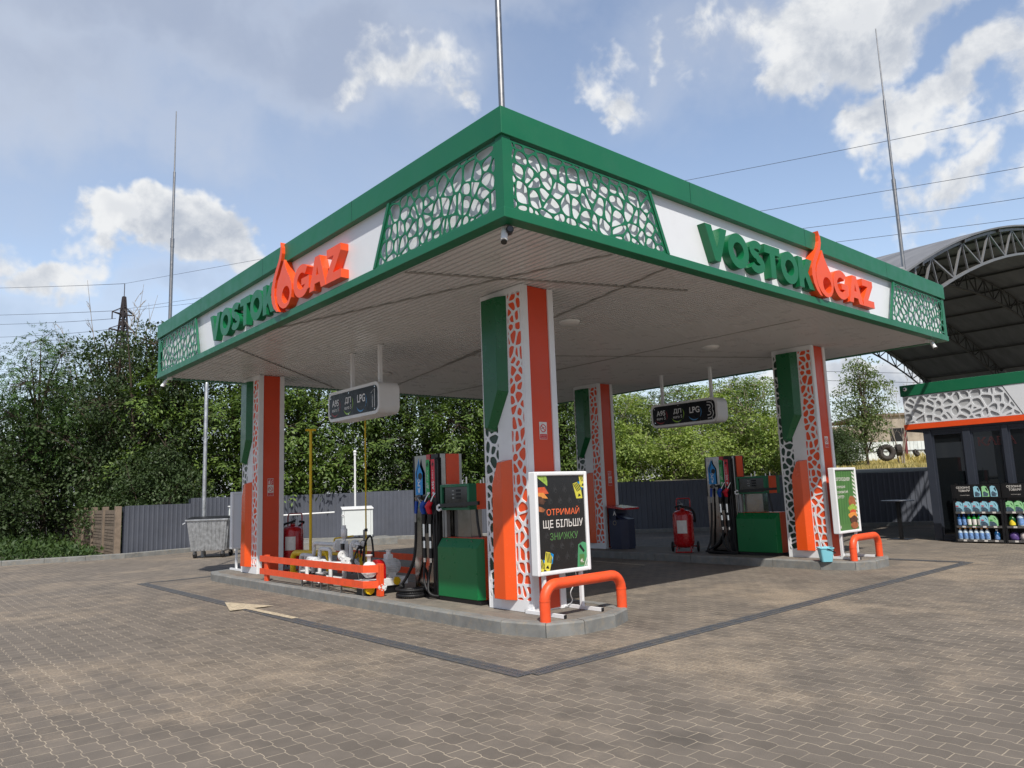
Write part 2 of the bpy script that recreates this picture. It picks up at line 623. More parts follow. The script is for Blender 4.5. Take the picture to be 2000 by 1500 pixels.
def build_world():
    w = bpy.data.worlds.new('World')
    scene.world = w
    w.use_nodes = True
    g = NT(w.node_tree)
    bg = w.node_tree.nodes['Background']
    sky = g.n('ShaderNodeTexSky', sky_type='NISHITA')
    sky.sun_disc = False
    sky.sun_elevation = s_el
    sky.sun_rotation = s_rot
    sky.altitude = 100
    sky.air_density = 1.0
    sky.dust_density = 1.6
    sky.ozone_density = 1.6
    d = g.vop('NORMALIZE', g.n('ShaderNodeTexCoord').outputs['Generated'])
    dz = g.sep(d)[2]
    # warp for ragged cloud edges
    wn = g.n('ShaderNodeTexNoise')
    g.put(wn.inputs['Vector'], d)
    wn.inputs['Scale'].default_value = 5.0
    wn.inputs['Detail'].default_value = 5.0
    wn.inputs['Roughness'].default_value = 0.6
    off = g.vop('SCALE', g.vop('SUBTRACT', wn.outputs['Color'], (0.5, 0.5, 0.5)), sc=0.30)
    dw = g.vop('ADD', d, off)
    fine = g.noise(d, 11.0, 9.0, 0.62, 0.2)
    # the same field looked up a little towards the sun gives the clouds their lit and shaded sides
    ds = g.vop('ADD', d, (-0.012, -0.018, 0.034))
    fine_s = g.noise(ds, 11.0, 9.0, 0.62, 0.2)
    # blobs: azimuth and elevation of the centre (degrees), half width, half height, softness, strength
    def blob(px, py, rx, ry, strength):
        v = fw + rt * ((px - 1000) / 1445.3) - up * ((py - 750) / 1445.3)
        c = v.normalized()
        a = Vector((0, 0, 1)).cross(c).normalized()
        b = c.cross(a)
        q = g.vop('DOT_PRODUCT', dw, tuple(c))
        ex = g.math('DIVIDE', g.vop('DOT_PRODUCT', dw, tuple(a)), rx / 1445.3)
        ey = g.math('DIVIDE', g.vop('DOT_PRODUCT', dw, tuple(b)), ry / 1445.3)
        rr = g.math('SQRT', g.math('ADD', g.math('MULTIPLY', ex, ex), g.math('MULTIPLY', ey, ey)))
        f = g.math('MULTIPLY', g.math('SUBTRACT', 1.0, rr), strength)
        f = g.math('ADD', f, g.math('MULTIPLY', g.math('LESS_THAN', q, 0.2), -5.0))
        return f, ey
    cum = [(1650, 0, 230, 130, 1.0), (1560, 110, 75, 85, .8), (1840, 165, 170, 85, 1.0), (1960, 120, 130, 90, .9), (1700, 225, 95, 50, .8), (1235, 150, 80, 70, .55),
           (1195, 205, 36, 46, .5), (1870, 300, 80, 42, .45), (1370, 65, 36, 36, .4), (255, 485, 100, 62, 1.1), (370, 510, 120, 75, 1.1), (470, 545, 100, 50, .8), (55, 525, 100, 48, .8),
           (790, 140, 130, 50, .5), (860, 205, 70, 32, .45), (1840, 445, 75, 40, .45), (1730, 515, 85, 45, .6), (1690, 760, 160, 60, 1.0),
           (1760, 720, 80, 60, .8), (1370, 760, 200, 45, .9), (2150, 330, 120, 120, .5), (-150, 480, 160, 100, .9), (2300, 60, 300, 160, .9), (1900, -150, 300, 120, .8)]
    grey = [(330, 40, 330, 120, 1.0), (640, 90, 260, 120, 1.0), (150, 170, 260, 120, .7), (60, 640, 260, 80, .8), (900, -60, 300, 100, .8), (330, 620, 220, 50, .7), (1500, 40, 200, 120, .4)]
    best = None
    for bl in cum:
        f, ey = blob(*bl)
        best = f if best is None else g.math('MAXIMUM', best, f)
    soft = None
    for bl in grey:
        f, ey = blob(*bl)
        soft = f if soft is None else g.math('MAXIMUM', soft, f)
    # noise-only clouds elsewhere in the sky so that reflections and other views see a cloudy sky too
    zz = g.math('MAXIMUM', dz, 0.06)
    sx = g.sep(d)
    plane = g.comb(g.math('DIVIDE', sx[0], zz), g.math('DIVIDE', sx[1], zz), 0.0)
    layer = g.noise(plane, 0.9, 7.0, 0.6, 0.3)
    behind = g.mapr(g.vop('DOT_PRODUCT', d, tuple(fw)), 0.3, 0.65, 1.0, 0.0)
    field = g.math('ADD', best, g.math('MULTIPLY', g.math('SUBTRACT', fine, 0.5), 1.35))
    field2 = g.math('SUBTRACT', g.math('MULTIPLY', layer, behind), 0.46)
    dens = g.math('MAXIMUM', g.mapr(field, 0.03, 0.46, 0, 0.98, True), g.mapr(field2, 0.02, 0.2, 0, 0.7, True))
    core = g.mapr(field, 0.25, 1.0, 0, 1, True)
    lit = g.mapr(g.math('SUBTRACT', fine, fine_s), -0.10, 0.12, 0, 1)
    # thin veil on the left half and towards the horizon
    vl, _ = blob(330, 130, 900, 420, 1.0)
    veil = g.math('MULTIPLY', g.mapr(vl, -0.1, 0.8, 0, 0.62, True), g.mapr(g.noise(d, 3.2, 6.0, 0.6, 0.4), 0.3, 0.62, 0.35, 1.0))
    hz = g.mapr(dz, 0.0, 0.28, 0.75, 0.0, True)
    hzn = g.math('MULTIPLY', hz, g.mapr(g.noise(plane, 0.35, 6.0, 0.6, 0.2), 0.35, 0.6, 0.4, 1.0))
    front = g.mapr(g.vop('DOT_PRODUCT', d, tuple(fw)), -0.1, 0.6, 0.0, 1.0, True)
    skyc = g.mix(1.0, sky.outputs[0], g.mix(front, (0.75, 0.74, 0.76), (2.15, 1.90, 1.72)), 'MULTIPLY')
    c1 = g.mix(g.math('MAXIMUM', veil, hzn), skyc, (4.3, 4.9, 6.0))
    shade = g.math('SUBTRACT', g.math('ADD', 0.45, g.math('MULTIPLY', lit, 0.6)), g.math('MULTIPLY', core, 0.34))
    cc = g.mix(g.mapr(shade, 0.1, 0.95, 0, 1), (3.9, 4.3, 5.0), (7.3, 7.4, 7.5))
    fs = g.math('ADD', soft, g.math('MULTIPLY', g.math('SUBTRACT', g.noise(d, 5.5, 9.0, 0.6, 0.5), 0.5), 1.1))
    gl = g.mapr(fs, -0.35, 0.45, 0, 1, True)
    ge = g.mapr(fs, 0.1, 0.9, 0, 1, True)
    c1 = g.mix(g.math('MULTIPLY', gl, 0.46), c1, g.mix(ge, (5.3, 5.7, 6.5), (3.7, 4.05, 4.9)))
    c2 = g.mix(dens, c1, cc)
    low = g.mapr(dz, -0.02, 0.0, 0, 1)
    c3 = g.mix(low, (1.2, 1.15, 1.0), c2)
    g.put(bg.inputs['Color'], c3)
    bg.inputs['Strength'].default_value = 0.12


build_world()


# ------------------------------------------------------------------ ground materials
def paving_mat(name, L_=0.2, W_=0.1375, base=L(110, 102, 93), joint=L(172, 159, 140), sand=True):
    m, g, p = new_mat(name)
    pos = g.n('ShaderNodeTexCoord').outputs['Object']
    x, y, z = g.sep(pos)
    ph = g.math('MULTIPLY', y, 2 * PI / L_)
    sn = g.math('SINE', ph)
    sq = g.math('TANH', g.math('MULTIPLY', sn, 3.0))
    slow = g.noise(pos, 0.45, 2.0)
    xw = g.math('ADD', x, g.math('MULTIPLY', sq, 0.0085))
    xw = g.math('ADD', xw, g.math('MULTIPLY', slow, 0.05))
    jit = g.math('MULTIPLY', g.math('SUBTRACT', g.noise(pos, 30.0, 3.0), 0.5), 0.006)
    vec = g.comb(g.math('ADD', g.math('ADD', y, 0.02), jit), g.math('ADD', xw, jit), 0.0)
    bt = g.n('ShaderNodeTexBrick', offset=0.5, offset_frequency=2, squash=1.0)
    g.put(bt.inputs['Vector'], vec)
    g.put(bt.inputs['Color1'], (0.0, 0.0, 0.0))
    g.put(bt.inputs['Color2'], (1.0, 1.0, 1.0))
    g.put(bt.inputs['Mortar'], (0.5, 0.5, 0.5))
    for k, v in (('Scale', 1.0), ('Mortar Size', 0.0040), ('Mortar Smooth', 0.25), ('Bias', 0.0), ('Brick Width', L_), ('Row Height', W_)):
        bt.inputs[k].default_value = v
    tone = g.sep(bt.outputs['Color'])[0]
    fac = bt.outputs['Fac']
    big = g.noise(pos, 0.33, 6.0, 0.6, 0.3)
    mid = g.noise(pos, 2.2, 6.0, 0.65)
    grain = g.noise(pos, 120.0, 3.0, 0.7)
    c = g.mix(tone, tuple(v * 0.86 for v in base), tuple(v * 1.10 for v in base))
    k = g.math('MULTIPLY', g.mapr(mid, 0.25, 0.75, 0.82, 1.14), g.mapr(grain, 0.2, 0.8, 0.84, 1.14))
    c = g.mix(1.0, c, g.comb(k, k, k), 'MULTIPLY')
    # wind-blown sand lies in patches over the stones and fills the joints
    sandn = g.mapr(g.math('ADD', g.math('MULTIPLY', big, 0.7), g.math('MULTIPLY', mid, 0.3)), 0.47, 0.68, 0, 0.78, True)
    speck = g.mapr(g.noise(pos, 38.0, 6.0, 0.75), 0.42, 0.62, 0.15, 1.0)
    sandf = g.math('MULTIPLY', sandn, speck)
    sandc = L(178, 159, 134)
    if sand:
        c = g.mix(sandf, c, sandc)
    # dark stones and stains here and there
    st = g.mapr(g.noise(pos, 0.9, 3.0, 0.5, 0.5), 0.62, 0.70, 0, 0.42)
    c = g.mix(st, c, L(70, 66, 62))
    jn = g.mapr(g.noise(pos, 1.1, 5.0, 0.7), 0.32, 0.62, 0.25, 1.0)
    c = g.mix(g.math('MULTIPLY', fac, jn), c, joint)
    dark = g.mapr(g.noise(pos, 60.0, 2.0), 0.70, 0.78, 0, 0.6)
    c = g.mix(g.math('MULTIPLY', dark, fac), c, L(60, 54, 48))
    g.put(p.inputs['Base Color'], c)
    g.put(p.inputs['Roughness'], g.mapr(mid, 0.3, 0.7, 0.74, 0.92))
    h = g.math('ADD', g.math('MULTIPLY', fac, -1.0), g.math('MULTIPLY', grain, 0.25))
    h = g.math('ADD', h, g.math('MULTIPLY', tone, 0.35))
    g.put(p.inputs['Normal'], g.bump(h, 0.55, 0.004))
    return m


def soil_mat(name, a, b, scale=1.2):
    m, g, p = new_mat(name)
    pos = g.n('ShaderNodeTexCoord').outputs['Object']
    n1 = g.noise(pos, scale, 8.0, 0.65)
    n2 = g.noise(pos, scale * 14, 5.0, 0.7)
    c = g.mix(g.mapr(n1, 0.35, 0.65), a, b)
    k = g.mapr(n2, 0.25, 0.75, 0.6, 1.35)
    g.put(p.inputs['Base Color'], g.mix(1.0, c, g.comb(k, k, k), 'MULTIPLY'))
    p.inputs['Roughness'].default_value = 0.95
    g.put(p.inputs['Normal'], g.bump(n2, 0.6, 0.03))
    return m


M['paving'] = paving_mat('wave_pavers')
M['paving_small'] = paving_mat('island_pavers', 0.2, 0.1, L(118, 112, 104), L(140, 130, 116), sand=True)
M['soil'] = soil_mat('soil', L(102, 98, 90), L(82, 82, 72), 0.5)
M['drygrass'] = soil_mat('dry_grass', L(186, 164, 108), L(128, 128, 70), 0.7)
M['asph'] = soil_mat('dust', L(110, 104, 92), L(92, 88, 74), 0.3)


def marking_mat():
    m, g, p = new_mat('worn_marking_paint')
    pos = g.n('ShaderNodeTexCoord').outputs['Object']
    n = g.noise(pos, 22.0, 7.0, 0.75)
    g.put(p.inputs['Base Color'], g.mix(g.mapr(n, 0.36, 0.60, 0.15, 0.9), L(222, 208, 180), L(150, 136, 114)))
    p.inputs['Roughness'].default_value = 0.8
    g.put(p.inputs['Normal'], g.bump(n, 0.4, 0.004))
    return m


M['marking'] = marking_mat()


def grate_mat():
    m, g, p = new_mat('cast_iron_grate')
    g.put(p.inputs['Base Color'], L(62, 64, 68))
    pos = g.n('ShaderNodeTexCoord').outputs['Object']
    n = g.noise(pos, 9.0, 5.0, 0.65)
    g.put(p.inputs['Base Color'], g.mix(g.mapr(n, 0.45, 0.7, 0, 0.55), L(92, 95, 100), L(134, 122, 104)))
    p.inputs['Metallic'].default_value = 0.2
    p.inputs['Roughness'].default_value = 0.55
    return m


M['grate'] = grate_mat()


# ------------------------------------------------------------------ ground
def flat(name, pts, z, mat, kind='structure'):
    mb = MB()
    tri = tessellate_polygon([[Vector((p[0], p[1], 0)) for p in pts]])
    mb.add([(p[0], p[1], z) for p in pts], [tuple(t) for t in tri])
    o = ob(name, mb, mat)
    o['kind'] = kind
    return o


g_mb = MB()
g_mb.add([(-700, -700, -0.02), (900, -700, -0.02), (900, 900, -0.02), (-700, 900, -0.02)], [(0, 1, 2, 3)])
tag(ob('ground', g_mb, M['soil']), kind='structure')
flat('paving', [(-60, -60), (60, -60), (60, -40), (24.5, 0.5), (22.9, 2.9), (7.75, 21.95), (0.9, 20.25), (-2.15, 21.15), (-14, 24.8), (-60, 39)], 0.0, M['paving'])

# raised waste ground beyond the sheet fence
t_mb = MB()
TAX, TAY = ax, ay = Vector((0.6235, -0.7817, 0)), Vector((0.7817, 0.6235, 0))     # along the fence, away from the yard
TPROF = prof = [(0.4, -0.02), (2.5, 0.5), (6, 1.45), (9, 1.85), (13, 2.0), (22, 2.15), (38, 2.35), (50, 2.55), (59, 3.5), (75, 4.4), (160, 7.0)]
stat = [-6, -2, 2, 6, 10, 14, 18, 22, 26, 32, 40, 60, 110]
TBASE = base = Vector((7.6, 21.7, 0))
R = random.Random(3)
tv = []
for s_ in stat:
    for i, (d_, h_) in enumerate(prof):
        k = min(max((s_ - 6) / 8, 0.0), 1.0)
        p_ = base + ax * s_ + ay * d_
        tv.append((p_.x, p_.y, -0.02 + (h_ + 0.02) * k + (R.uniform(-.08, .08) if 0 < i < 7 and k > 0 else 0) * k))
n_ = len(prof)
t_mb.add(tv, [(a * n_ + b, a * n_ + b + 1, (a + 1) * n_ + b + 1, (a + 1) * n_ + b) for a in range(len(stat) - 1) for b in range(n_ - 1)], 0, True)
t_mb.m = [0 if (i % (n_ - 1)) >= 6 else 1 for i in range(len(t_mb.f))]
tag(ob('terrain', t_mb, [M['drygrass'], M['soil']]), kind='structure')


# kerb stones laid along a polyline
def kerb_run(mb, pts, w, z0, z1, block=1.0, gap=0.008, closed=False, inward=1):
    P_ = [Vector((p[0], p[1], 0)) for p in pts]
    n = len(P_)
    segs = range(n if closed else n - 1)
    # offset points for mitred inner edge
    inn = []
    for i in range(n):
        a = P_[(i - 1) % n] if (closed or i > 0) else None
        b = P_[(i + 1) % n] if (closed or i < n - 1) else None
        d1 = (P_[i] - a).normalized() if a is not None else None
        d2 = (b - P_[i]).normalized() if b is not None else None
        d1 = d1 or d2
        d2 = d2 or d1
        n1 = Vector((-d1.y, d1.x, 0)) * inward
        n2 = Vector((-d2.y, d2.x, 0)) * inward
        m_ = (n1 + n2).normalized()
        inn.append(P_[i] + m_ * (w / max(m_.dot(n1), 0.4)))
    for i in segs:
        j = (i + 1) % n
        ln = (P_[j] - P_[i]).length
        k = max(1, round(ln / block))
        for q in range(k):
            f0, f1 = q / k + gap / ln / 2, (q + 1) / k - gap / ln / 2
            o0, o1 = P_[i].lerp(P_[j], f0), P_[i].lerp(P_[j], f1)
            i0, i1 = inn[i].lerp(inn[j], f0), inn[i].lerp(inn[j], f1)
            zz = z1 + R.uniform(-.003, .003)
            c0, c1 = o0.lerp(i0, 0.12), o1.lerp(i1, 0.12)
            v = [(o0.x, o0.y, z0), (o1.x, o1.y, z0), (i1.x, i1.y, z0), (i0.x, i0.y, z0), (o0.x, o0.y, zz - .018), (o1.x, o1.y, zz - .018),
                 (c0.x, c0.y, zz), (c1.x, c1.y, zz), (i1.x, i1.y, zz), (i0.x, i0.y, zz)]
            mb.add(v, [(0, 1, 5, 4), (4, 5, 7, 6), (6, 7, 8, 9), (1, 2, 8, 7, 5), (3, 0, 4, 6, 9), (2, 3, 9, 8)])
    return inn


def island(dx, dy, yfar):
    o = [(.25, .62), (.42, .05), (.85, -.13), (1.37, -.13), (1.80, .05), (1.97, .62), (1.97, yfar - .75), (1.80, yfar - .18), (1.37, yfar), (.85, yfar), (.42, yfar - .18), (.25, yfar - .75)]
    o = [(p[0] + dx, p[1] + dy) for p in o]
    mb = MB()
    inn = kerb_run(mb, o, 0.15, -0.01, 0.15, 0.95, closed=True)
    k = tag(ob('pump_island', mb, M['concrete']), kind='structure')
    q = [(p.x, p.y) for p in inn]
    mb2 = MB()
    tri = tessellate_polygon([[Vector((p[0], p[1], 0)) for p in q]])
    mb2.add([(p[0], p[1], 0.146) for p in q], [tuple(t) for t in tri])
    tag(ob('island_paving', mb2, M['paving_small']), kind='structure')
    mb3 = MB()
    tri = tessellate_polygon([[Vector((p[0], p[1], 0)) for p in o]])
    mb3.add([(p[0], p[1], 0.09) for p in inset_poly(ccw(o), 0.03)], [tuple(range(len(inset_poly(ccw(o), 0.03))))])
    ob('island_bed', mb3, M['concrete'], parent=k)


island(0, 0, 10.75)
island(7.61, 0.04, 7.95)

# roadside kerb on the left and along the fence
mb = MB()
kerb_run(mb, [(-60, 38.6), (-14, 24.4), (-2.15, 20.75), (0.96, 19.8), (7.55, 21.4)], 0.15, -0.01, 0.15, 1.0, inward=1)
tag(ob('kerb', mb, M['concrete']), kind='structure')
mb = MB()
kerb_run(mb, [(7.4, 21.5), (22.5, 2.6), (25.0, -0.6)], 0.12, -0.01, 0.13, 1.0, inward=1)
tag(ob('kerb', mb, M['concrete']), kind='structure')


# drainage channel with a slotted iron grate, round the forecourt
def channel(name, a, b, w=0.17):
    a, b = Vector((*a, 0)), Vector((*b, 0))
    d = (b - a)
    ln = d.length
    d.normalize()
    n = Vector((-d.y, d.x, 0))
    base = MB()
    base.obox((a + b) / 2 + Vector((0, 0, -0.004)), d, n, Vector((0, 0, 1)), ln / 2, w / 2, 0.006, 0)
    top = MB()
    zc = 0.0075
    for s_ in (-1, 0, 1):
        c = (a + b) / 2 + n * s_ * (w / 2 - 0.011) + Vector((0, 0, zc))
        top.obox(c, d, n, Vector((0, 0, 1)), ln / 2, 0.011 if s_ else 0.009, 0.0045, 0)
    k = int(ln / 0.034)
    for i in range(k):
        q = a + d * ((i + 0.5) * ln / k)
        for s_ in (-1, 1):
            top.obox(q + n * s_ * (w / 4 - 0.001) + Vector((0, 0, zc - 0.001)), d, n, Vector((0, 0, 1)), 0.0085, w / 4 - 0.014, 0.004, 0)
    o = tag(ob(name, base, M['black']), kind='structure')
    ob('grate', top, M['grate'], parent=o)


channel('drainage_channel', (-.86, -1.02), (-.86, 10.95))
channel('drainage_channel', (-.775, -1.02), (10.15, -1.02))
channel('drainage_channel', (10.15, -.935), (10.15, 2.2))
channel('drainage_channel', (-.775, 10.95), (2.0, 10.95), 0.10)

flat('road_marking', [(-.83, 6.28), (-1.13, 5.24), (-.90, 5.22), (-.85, 3.73), (-.75, 3.73), (-.79, 5.20), (-.49, 5.16)], 0.016, M['marking'])
flat('road_marking', [(7.10, 5.6), (7.19, 5.6), (7.03, 4.0), (6.94, 4.0)], 0.004, M['marking'])


# ------------------------------------------------------------------ canopy
CX0, CY0, CX1, CY1 = -.877, -1.006, 10.64, 10.28
ZB, ZL, ZU, ZT = 4.225, 4.33, 5.075, 5.36
CO = Vector((CX0, CY0, 0))
canopy = thing('forecourt_canopy', 'big flat station canopy with green bands, white fascia and ribbed white underside', 'canopy', (4.88, 4.64, 0))


def cob(name, mb, mat, bevel=0.0):
    return ob(name, mb, mat, parent=canopy, loc=(-4.88, -4.64, 0), bevel=bevel)


def ring(x0, y0, x1, y1, w, z0, z1, mb=None, m=0):
    """four butted bars round a rectangle, outer size given"""
    mb = mb or MB()
    mb.box(x0, y0, z0, x1, y0 + w, z1, m)
    mb.box(x0, y1 - w, z0, x1, y1, z1, m)
    mb.box(x0, y0 + w, z0, x0 + w, y1 - w, z1, m)
    mb.box(x1 - w, y0 + w, z0, x1, y1 - w, z1, m)
    return mb


def frame_loop(x0, y0, x1, y1, w, z0, z1):
    """one closed mitred band"""
    mb = MB()
    o = [(x0, y0), (x1, y0), (x1, y1), (x0, y1)]
    i = [(x0 + w, y0 + w), (x1 - w, y0 + w), (x1 - w, y1 - w), (x0 + w, y1 - w)]
    v = [(*p, z0) for p in o] + [(*p, z1) for p in o] + [(*p, z0) for p in i] + [(*p, z1) for p in i]
    f = []
    for a in range(4):
        b = (a + 1) % 4
        f += [(a, b, 4 + b, 4 + a), (8 + b, 8 + a, 12 + a, 12 + b), (a, 8 + a, 8 + b, b), (4 + a, 4 + b, 12 + b, 12 + a)]
    mb.add(v, f)
    return mb


cob('upper_band', frame_loop(CX0 - .012, CY0 - .012, CX1 + .012, CY1 + .012, .16, ZU, ZT), M['green'], .006)
cob('lower_band', frame_loop(CX0, CY0, CX1, CY1, .16, ZB, ZL), M['green'], .006)
pan = frame_loop(CX0 + .075, CY0 + .075, CX1 - .075, CY1 - .075, .05, ZL - .02, ZU + .05)
cob('fascia_panel', pan, M['white_panel'])
roof = MB()
roof.box(CX0 + .15, CY0 + .15, 5.05, CX1 - .15, CY1 - .15, 5.15)
cob('roof_deck', roof, M['steel_dull'])
# ribbed soffit: trays along the left fascia direction with narrow grooves between
sf = MB()
zs = ZB + .012
x = CX0 + .15
pit_ = 0.1
prof = []
while x < CX1 - .15:
    prof += [(x, zs + .010), (x + .056, zs + .010), (x + .058, zs + .036), (x + .074, zs + .036), (x + .076, zs), (x + .098, zs)]
    x += pit_
prof = [p for p in prof if p[0] <= CX1 - .15] + [(CX1 - .149, zs)]
ya, yb = CY0 + .15, CY1 - .15
n_ = len(prof)
sf.add([(p[0], ya, p[1]) for p in prof] + [(p[0], yb, p[1]) for p in prof], [(i, i + 1, n_ + i + 1, n_ + i) for i in range(n_ - 1)])
cob('soffit', sf, M['soffit'])
cap = MB()
cap.box(CX0 + .155, CY0 + .155, zs + .04, CX1 - .155, CY1 - .155, zs + .06)
cob('soffit_backing', cap, M['steel_dull'])
# seams between soffit fields
sm = MB()
for a, b, w in [((-.66, 1.08), (2.96, -.34), .045), ((1.87, -.82), (3.50, 6.1), .03), ((.90, -.80), (-.70, 4.6), .03), ((2.9, 3.0), (4.3, 9.9), .03),
                ((-.70, 6.4), (3.0, 9.9), .03), ((6.1, -.3), (6.0, 9.9), .03), ((3.3, 4.9), (9.9, 1.5), .025)]:
    a, b = Vector((*a, zs - .004)), Vector((*b, zs - .004))
    sm.bar(a, b, w, .009)
cob('soffit_seam', sm, M['seam'])
# joints between the cladding lengths
for i in range(1, 4):
    yy = CY0 + (CY1 - CY0) * i / 4 + .13
    xx = CX0 + (CX1 - CX0) * i / 4 + .2
    for bx in ((CX0 - .0135, yy - .003, ZU + .002, CX0 - .0122, yy + .003, ZT - .002), (xx - .003, CY0 - .0135, ZU + .002, xx + .003, CY0 - .0122, ZT - .002)):
        cob('band_joint', MB().box(*bx), M['green_dark'])
# corner posts
cp = MB()
for (x, y, sx, sy) in ((CX0, CY0, 1, 1), (CX1, CY0, -1, 1), (CX0, CY1, 1, -1), (CX1, CY1, -1, -1)):
    a = .012
    xs = sorted((x + sx * a, x + sx * (a + .11)))
    ys = sorted((y + sy * a, y + sy * (a + .11)))
    xt = sorted((x + sx * a, x + sx * (a + .02)))
    yt = sorted((y + sy * a, y + sy * (a + .02)))
    p_ = MB()
    # L-shaped angle
    p_.box(xt[0], ys[0], ZL, xt[1], ys[1], ZU)
    xx = sorted((x + sx * (a + .02), x + sx * (a + .11)))
    p_.box(xx[0], yt[0], ZL, xx[1], yt[1], ZU)
    cob('corner_post', p_, M['green'])


def lat_panel(to3, near, far, top, bot, seed, slant_near_vertical=True):
    """lattice trapezium in fascia coordinates s (along), z; near edge vertical, far edge slanted"""
    mb = MB()
    z0, z1 = ZL + .0, ZU - .03
    poly = [(near, z0), (bot, z0), (top, z1), (near, z1)]
    lattice(mb, poly, .180, .019, .015, to3, .012, 0, seed, (.84, 1.16), 2, .26)
    # slanted edge bar
    P_ = ccw(poly)
    d = Vector((top - bot, z1 - z0, 0)).normalized()
    sgn = 1 if bot > near else -1
    e = [(bot, z0), (bot + sgn * .05, z0), (top + sgn * .05, z1), (top, z1)]
    mb.poly(ccw(e), to3, .03)
    return mb


left3 = lambda s, z, h: (CX0 + .026 - h, s, z)
right3 = lambda s, z, h: (s, CY0 + .026 - h, z)
lp = CY0 + .13
cob('lattice_panel', lat_panel(left3, CY0 + .122, 0, 1.06, 1.40, 3), M['green'])
cob('lattice_panel', lat_panel(left3, CY1 - .122, 0, 7.95, 7.73, 8), M['green'])
cob('lattice_panel', lat_panel(right3, CX0 + .122, 0, 1.37, 1.66, 5), M['green'])
cob('lattice_panel', lat_panel(right3, CX1 - .122, 0, 8.27, 8.0, 12), M['green'])
# backing boards a hand's width behind the lattices are the white fascia panels themselves


# ------------------------------------------------------------------ raised sign letters
def make_sign(label, loc, xdir, ndir):
    """xdir: reading direction, ndir: outward"""
    t = thing('fascia_sign', label, 'sign', loc, 0, 'raised letter signs on the canopy fascia')
    H = .46
    s = 0.0
    lay = [('V', .50), ('O', .50), ('S', .40), ('T', .42), ('O', .50), ('K', .46)]
    X, N = Vector(xdir), Vector(ndir)
    back, front = -.073, .04

    def t3(ox):
        return lambda x, y, h: tuple(X * (ox + x) + N * (back + h) + Vector((0, 0, y)))

    def put(ch, w, s, m):
        o, hs, W = LET[ch]
        k = w / W
        mb = MB()
        mb.poly([(p[0] * k, p[1] * H) for p in o], t3(s), front - back, 0, [[(p[0] * k, p[1] * H) for p in h] for h in hs])
        if ch == 'G':
            mb.poly([(p[0] * k, p[1] * H) for p in [(.55, .56), (1.06, .56), (1.06, .17), (.81, .12), (.81, .35), (.55, .35)]], t3(s), front - back + .001, 0)
        ob('letter', mb, m, parent=t)

    for ch, w in lay:
        put(ch, w - .012, s, M['green_letter'])
        s += w
    fl = MB()
    k = 1.0
    fw_ = 2.66
    for P_, dp, hs in ((FLAME_SWOOSH, .135, ()), (FLAME_DROP, .122, (FLAME_HOLE,))):
        fl.poly([(p[0] * 1.08, p[1] * 1.02 - .065) for p in P_], t3(fw_), dp, 0, [[(p[0] * 1.08, p[1] * 1.02 - .065) for p in h] for h in hs])
    ob('flame', fl, M['orange'], parent=t)
    s = 3.40
    for ch, w in (('G', .50), ('A', .50), ('Z', .42)):
        put(ch, w - .01, s, M['orange'])
        s += w
    return t


sign_l = make_sign('raised green and orange letters with flame on the left-hand white fascia', (CX0, 6.99, 4.41), (0, -1, 0), (-1, 0, 0))
sign_r = make_sign('raised green and orange letters with flame on the right-hand fascia facing the shop side', (2.42, CY0, 4.41), (1, 0, 0), (0, -1, 0))


